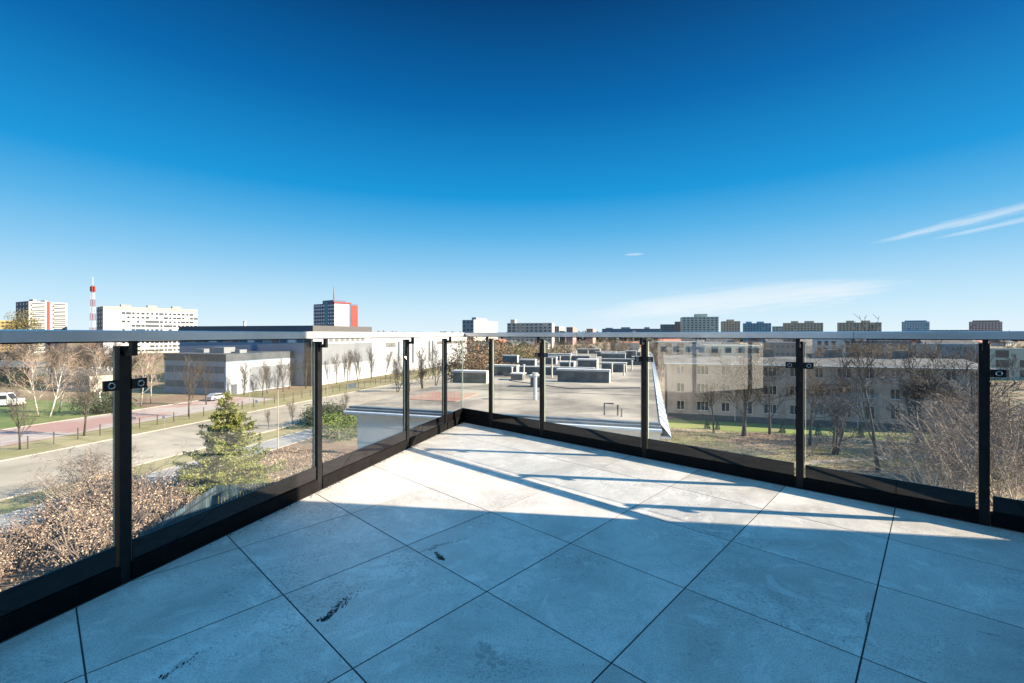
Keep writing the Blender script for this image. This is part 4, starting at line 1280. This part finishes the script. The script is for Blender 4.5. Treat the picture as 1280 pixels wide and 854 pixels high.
def leaf_crown(seed, blobs, n, size, stems=7, flat=0.0):
    """blobs: (x,y,z,rx,ry,rz) volumes; clumpy leaf faces inside"""
    rr = random.Random(seed)
    T, C = MB(), MB()
    for b_ in blobs:
        for k in range(n):
            d = Vector((rr.gauss(0, 1), rr.gauss(0, 1), rr.gauss(0, 1))).normalized() * rr.uniform(.25, 1.08) ** .5
            c = Vector((b_[0] + d.x * b_[3], b_[1] + d.y * b_[4], b_[2] + d.z * b_[5]))
            for q in range(rr.randint(4, 12)):
                p = c + Vector((rr.gauss(0, 1), rr.gauss(0, 1), rr.gauss(0, 1))) * size * 2.2
                if p.z > 0.03: leaf_quad(C, p, size * rr.uniform(.6, 1.3), rr, flat)
        top = Vector((b_[0], b_[1], b_[2]))
        for s_ in range(stems):
            a = rr.uniform(0, 6.283)
            e = top + Vector((math.cos(a) * b_[3] * rr.uniform(.5, 1.05), math.sin(a) * b_[4] * rr.uniform(.5, 1.05), b_[5] * rr.uniform(-.2, 1.15)))
            base = Vector((b_[0] * .6 + rr.gauss(0, .1), b_[1] * .6 + rr.gauss(0, .1), 0))
            T.tube([base, base.lerp(e, .5) + Vector((rr.gauss(0, .1), rr.gauss(0, .1), .2)), e], [.06, .035, .012], 4, cap=False)
    return T, C


# evergreen on the left
p = gpt(283, 612)
spr = tree_proto("spruce_tree", "spruce", spruce(3, (612 - 489) * p.y / FPX, 4.5), M_BARK, M_SPRUCE, "needles")
place(spr, USED, p, 0, "bushy green spruce standing by the footpath left of the lit glass")
# dry pinkish shrubs bottom left
dry = [tree_proto("dry_shrub", "shrub", leaf_crown(s, [(0, 0, 1.35, 1.9, 1.7, 1.3), (1.2, .5, 1.2, 1.3, 1.2, 1.0), (-1.1, -.4, 1.1, 1.3, 1.2, .9)], 85, .05, stems=24), M_TWIG, M_DRYLEAF, "leaves") for s in (31, 32)]
ds = [(84, 668, 1.2), (112, 656, 1.45), (146, 650, 1.45), (182, 644, 1.35), (112, 690, 1.3), (60, 702, 1.2), (150, 685, 1.3), (210, 640, 1.0), (20, 712, 1.1), (100, 722, 1.2), (190, 668, 1.1), (-10, 726, 1.1), (128, 632, 0.9)]
for k, (px, py, s_) in enumerate(ds):
    place(dry[k % 2], USED, gpt(px, py), k * 1.3, "dry pinkish-brown shrub in the bed below the left panes", "dry shrubs below the left panes", s_)
tw = [(110, 625, 1.1), (150, 616, 1.0), (84, 634, .95), (120, 660, .8)]
for k, (px, py, s_) in enumerate(tw):
    place(shr[k % 2], USED, gpt(px, py), k, ("twiggy pale shrub rising highest above the dry bed", "twiggy pale shrub at right of the dry bed by the near post", "twiggy pale shrub at left of the dry bed")[k] if k < 3 else "twiggy leafless shrub among the dry brown ones below the left panes", "twiggy shrubs above the dry bed", s_)
# bright low hedge near the spruce and right of it
hed = tree_proto("clipped_hedge", "hedge", leaf_crown(41, [(0, 0, .7, 1.6, .9, .75), (2.0, .3, .6, 1.4, .9, .65)], 160, .06), M_BARK, M_BOX, "leaves")
for k, (px, py, s_, lab) in enumerate(((290, 618, 1.0, "bright low bush at the foot of the spruce"), (425, 551, 1.7, "bright green hedge right of the second left post"), (410, 545, 2.0, "bright green hedge behind the second left post"), (446, 541, 1.5, "dark-topped green hedge beside the white wing's corner"))):
    place(hed, USED, gpt(px, py), k * .7, lab, "green hedges by the wing", s_)
jun = tree_proto("juniper_bush", "juniper", leaf_crown(51, [(0, 0, 1.0, 1.9, 1.5, .95), (1.5, .4, .8, 1.3, 1.2, .8)], 190, .10), M_BARK, M_JUNIPER, "needles")
for k, (px, py, s_, lab) in enumerate(((118, 517, 1.9, "dark spreading juniper on the lawn left of the near post"), (24, 483, 2.2, "dark rounded evergreen at the left edge of the lawn"), (395, 533, 1.5, "dark juniper against the second left post"), (420, 528, 1.5, "dark juniper above the bright hedge"))):
    place(jun, USED, gpt(px, py), k * .7, lab, "dark junipers", s_)
rr = random.Random(77)
b = MB()
for k in range(26000):
    u, v = rr.uniform(24, 69), rr.uniform(-52, -1)
    if k % 3 == 0: u, v = rr.uniform(14, 44), rr.uniform(30, 42)
    p = S(u, v, GZ + rr.uniform(.01, .10))
    leaf_quad(b, p, rr.uniform(.05, .15), rr, .3)
kind(b.build("leaf_litter", mat("leaf_litter", (0.34, 0.26, 0.18), .9, (0.15, 0.10, 0.07), .25, island=.7)), 'stuff')
# conical dwarf conifers on the bright lawn
rr = random.Random(61)
T, C = MB(), MB()
T.tube([(0, 0, 0), (0, 0, 1.2)], [.04, .02], 5)
for k in range(650):
    f = rr.random() ** 1.4
    a = rr.uniform(0, 6.283); q = .42 * (1 - f) * math.sqrt(rr.uniform(.3, 1))
    leaf_quad(C, Vector((math.cos(a) * q, math.sin(a) * q, .05 + 1.4 * f)), .07, rr)
con = tree_proto("dwarf_conifer", "conifer", (T, C), M_BARK, M_JUNIPER, "needles")
for k, (px, py) in enumerate(((884, 536), (897, 537), (978, 541), (1023, 544), (1048, 546), (1076, 547))):
    place(con, USED, gpt(px, py), k, "small cone-shaped dwarf conifer on the bright lawn, " + ORD[k] + " from the left", "dwarf conifers on the bright lawn", 1.15 if k != 1 else .9)
# brown-leaved trees behind the roof
brn = [tree_proto("beech_tree", "tree", leaf_crown(s, [(0, 0, 7.5, 3.2, 3.2, 5.0), (1.6, .6, 6, 2.4, 2.4, 4.0), (-1.4, -.5, 6.5, 2.4, 2.4, 4.4)], 300, .16), M_BARK, m_, "leaves") for s, m_ in ((71, M_BRLEAF), (72, M_OLLEAF))]
bs = [(588, 72, 0, 1.05, "brown-leaved tree just right of the rail corner"), (604, 68, 0, 1.08, "brown-leaved tree behind the first right post"), (622, 74, 0, 1.0, "brown-leaved tree right of the first right post"),
      (640, 80, 1, 1.02, "olive-brown tree behind the second pane of the right side"), (657, 76, 1, .98, "olive-yellow tree left of the post with clamps in the middle"), (672, 84, 0, .98, "brown tree behind the middle post"),
      (692, 92, 1, .9, "olive tree right of the middle post"), (712, 98, 0, .85, "russet tree far right of the middle post")]
for k, (px, z, i, s_, lab) in enumerate(bs):
    p = local(px, z); place(brn[i], USED, p, k * 1.1, lab, "leafy brown trees behind the flat roof", s_)
# evergreen by the yellow block and greenish mid-left tree
place(brn[1], USED, local(28, 240), 0, "olive leafy tree in front of the tower block at far left", None, 2.15)
# far bare trees of the city
ft = tree_proto("far_tree", "tree", bare_tree(91, 11, .2, (9, 6, 5), (40, 40, 42), .3, (.5, .55, .5), .25, .05), M_BARK, mat("far_twigs", (0.17, 0.135, 0.11), .9, (0.12, .095, .08), .5))
spots = []
while len(spots) < 190:
    q = rg.random()
    if q < .32: t_, z = rg.uniform(-1.35, -.86), rg.uniform(112, 240)
    elif q < .62: t_, z = rg.uniform(-.04, .34), rg.uniform(88, 230)
    else: t_, z = rg.uniform(.3, 1.3), rg.uniform(100, 420)
    spots.append((t_, z))
sheds = [(70, 125, 463, 488, "long pale low shed behind the birches", M_OFFWHITE), (92, 118, 455, 470, "white stepped shed roofline above the pale low shed", M_HALLWH), (-20, 60, 452, 480, "dark long roof behind the birches at the left edge", M_DKROOF)]
for k, (xa, xb, yt, yb, lab, m_) in enumerate(sheds):
    Pa = gpt(xa, yb); w_ = (xb - xa) * Pa.y / FPX / .9; h_ = (yb - yt) * Pa.y / FPX
    t = thing("shed", lab, "shed", Pa, ROT_ST)
    bb = MB(); bb.box(0, w_, 0, 8, -.2, h_ * .8); bb.build("wall", m_, t)
    bb = MB(); bb.add([(-.3, -.4, h_ * .8), (w_ + .3, -.4, h_ * .8), (w_ + .3, 8.4, h_ * .8), (-.3, 8.4, h_ * .8), (-.3, 4, h_), (w_ + .3, 4, h_)], [(0, 1, 5, 4), (2, 3, 4, 5), (1, 2, 5), (3, 0, 4), (3, 2, 1, 0)])
    bb.build("roof", M_GREYROOF, t, fix=True)
    for q in range(4): put(unit_box("window", M_WIN), "window", t, (w_ * (q + .5) / 4, 0, h_ * .45), 0, (w_ * .12, .12, h_ * .25))
for k in range(26): spots.append((rg.uniform(.55, 1.2), rg.uniform(96, 150)))
for k, (t_, z) in enumerate(spots):
    place(ft, USED, (t_ * z, z, GZ), k * 1.1, "bare tree of the city greenery between far roofs", "bare trees in the far city", rg.uniform(.7, 1.15))


# distant woods along the horizon: one uncountable mass
def woods(seed, z0, z1, t0, t1, n, hh, s, m):
    rr = random.Random(seed)
    mb = MB()
    for k in range(n):
        t_ = rr.uniform(t0, t1); z = rr.uniform(z0, z1)
        h = hh * rr.uniform(.6, 1.05); w = h * rr.uniform(.35, .6)
        c = Vector((t_ * z, z, GZ))
        for q in range(16):
            p = c + Vector((rr.gauss(0, w * .5), rr.gauss(0, w * .5), h * rr.uniform(.1, .95)))
            leaf_quad(mb, p, s * rr.uniform(.6, 1.3), rr)
    o = mb.build("distant_woods", m)
    kind(o, 'stuff')
    o['label'] = "hazy belt of woods below the skyline"; o['category'] = "woods"
    return o


M_WOODS = mat("distant_foliage", (0.085, 0.09, 0.07), .95, (0.12, 0.10, 0.08), .02, island=.4)
woods(101, 700, 1500, -1.3, 1.35, 2600, 17, 4.5, M_WOODS)

# ------------------------------------------------------------------ street furniture
fen = thing("wire_fence", "low wire mesh fence with dark posts along the grass strip", "fence", (0, 0, 0))
u0, u1 = 22.0, 124.0
pu = []
u = u0
while u <= u1: pu.append(u); u += 2.45
M_FPOST = mat("fence_post", (0.06, 0.055, 0.05), .6)
for u in pu:
    a = S(u, 70.6)
    bb = MB(); bb.box(-.045, .045, -.045, .045, 0, 1.55)
    o = bb.build("post", M_FPOST, fen); o.location = a; o.rotation_euler = (0, 0, ROT_ST)
bb = MB()
for z in (.1, .45, .8, 1.15, 1.48):
    bb.tube([S(u0, 70.6, GZ + z), S(u1, 70.6, GZ + z)], .007, 4)
bb.build("wires", M_FPOST, fen)

M_SIGN = mat("sign_white", (0.75, 0.75, 0.73), .5)


def small_sign(px, py, w, h, post, label):
    p = gpt(px, py)
    t = thing("sign", label, "sign", p, ROT_ST, "small white signs along the fence")
    bb = MB(); bb.tube([(0, 0, 0), (0, 0, post)], .035, 6); bb.build("post", M_GASKET, t)
    bb = MB(); bb.box(-w / 2, w / 2, -.05, -.04, post - h, post + .02); bb.build("panel", M_SIGN, t)
    return t


small_sign(205, 537, .55, .35, 1.9, "small blank white sign on a short post right of the near post")
small_sign(321, 512, .6, .5, 1.7, "small blank white sign right of the spruce top")
small_sign(168, 534, .9, .35, 1.5, "wide low white sign just right of the near post")
small_sign(438, 488, 1.3, 1.1, 1.6, "square white board on the grass bank, left of a pair")
small_sign(443, 487, 1.1, 1.1, 1.6, "square white board on the grass bank, right of a pair")


def lamp(px, py, ytop, label, col, arm=False):
    p = gpt(px, py); h = (py - ytop) * p.y / FPX
    t = thing("street_lamp", label, "street lamp", p, ROT_ST, "lamp posts along the road")
    bb = MB(); bb.tube([(0, 0, 0), (0, 0, h * .5), (0, 0, h)], [.07, .055, .04], 8); bb.build("pole", col, t)
    bb = MB(); bb.tube([(0, 0, h), (.25, 0, h + .1), (.6, 0, h + .12)], [.04, .035, .03], 6); bb.box(.5, 1.0, -.1, .1, h + .08, h + .17); bb.build("lantern", M_GASKET, t)
    return t


lamp(347.5, 561, 484, "pale slim lamp post on the verge right of the spruce", mat("pale_pole", (.40, .36, .30), .6))
lamp(312, 512, 470, "slim grey lamp post before the white corner of the low hall", M_GASKET)
lamp(409, 508, 476, "thin lamp post right of the second left post", M_GASKET)
# young staked trees on the verge
for k, (px, py, yt) in enumerate(((366, 533, 497), (430, 523, 488), (336, 536, 510))):
    p = gpt(px, py); hh = (py - yt) * p.y / FPX
    place(lind[k % 2], USED, p, k * 2., "young thin verge tree, " + ORD[k] + " planted beyond the spruce" if False else
          ("young thin tree on the verge left of the second left post", "young thin tree on the verge right of the second left post", "small young tree beside the pale lamp post")[k], "young verge trees", hh / 9)


def vehicle(name, label, cat, p, rz, L, W, hb, hc, m, van=False):
    t = thing(name, label, cat, p, rz)
    prof = [(-L / 2, .35), (L / 2, .35), (L / 2, hb * .62), (L * .47, hb), (L * .28, hb + .05), (L * .16, hc), (-L * .46, hc), (-L * .5, hb)] if van else \
           [(-L / 2, .3), (L / 2, .3), (L / 2, hb * .75), (L * .45, hb), (L * .22, hb + .05), (L * .06, hc), (-L * .28, hc), (-L * .42, hb + .08), (-L * .5, hb)]
    n = len(prof)
    bb = MB()
    for (k, ins) in ((0, 0), ): pass
    bb.add([(x, -W / 2 * (1 if z < hb + .06 else .86), z) for x, z in prof] + [(x, W / 2 * (1 if z < hb + .06 else .86), z) for x, z in prof],
           [tuple(range(n)), tuple(range(n, 2 * n))[::-1]] + [(k, n + k, n + (k + 1) % n, (k + 1) % n) for k in range(n)])
    bb.build("body", m, t, fix=True)
    for s_ in (-1, 1):
        bb = MB()
        y = s_ * W / 2 * .94
        x0, x1 = (L * .02, L * .2) if van else (-L * .33, L * .12)
        bb.obox((x0, y - .01, hb + .1), (x1 - x0, 0, 0), (0, s_ * .05, 0), (0, 0, (hc - hb) * .62)); bb.build("window", M_WIN, t, fix=True)
        for x in (-L * .31, L * .31):
            bb = MB(); bb.tube([(x, s_ * (W / 2 - .2), .32), (x, s_ * (W / 2 + .015), .32)], .33, 14, 0); bb.tube([(x, s_ * (W / 2 + .01), .32), (x, s_ * (W / 2 + .03), .32)], .19, 10, 1)
            bb.build("wheel", [M_BASE, M_BOLT], t)
    bb = MB(); bb.obox((L * (.29 if van else .215), -W * .36, hb + .09), (0, W * .72, 0), (-(L * .11), 0, (hc - hb) * .8), (.03, 0, .03)); bb.build("windscreen", M_WIN, t, fix=True)
    for s_ in (-1, 1):
        bb = MB(); bb.box(L / 2 - .02, L / 2 + .02, s_ * W * .36 - .15, s_ * W * .36 + .15, hb * .52, hb * .68); bb.build("headlight", M_BOLT, t)
    return t


vehicle("delivery_van", "white van parked beyond the lawn at the left edge", "van", gpt(4, 508), R(16), 5.6, 2.0, 1.35, 2.5, mat("white_paint", (.78, .78, .78), .25, (.76, .76, .76)), True)
vehicle("parked_car", "silver car parked before the low hall's front", "car", gpt(272, 500), ROT_ST + R(90), 4.2, 1.75, .9, 1.45, mat("silver_paint", (.45, .47, .5), .25, (.43, .45, .48), metal=.3))
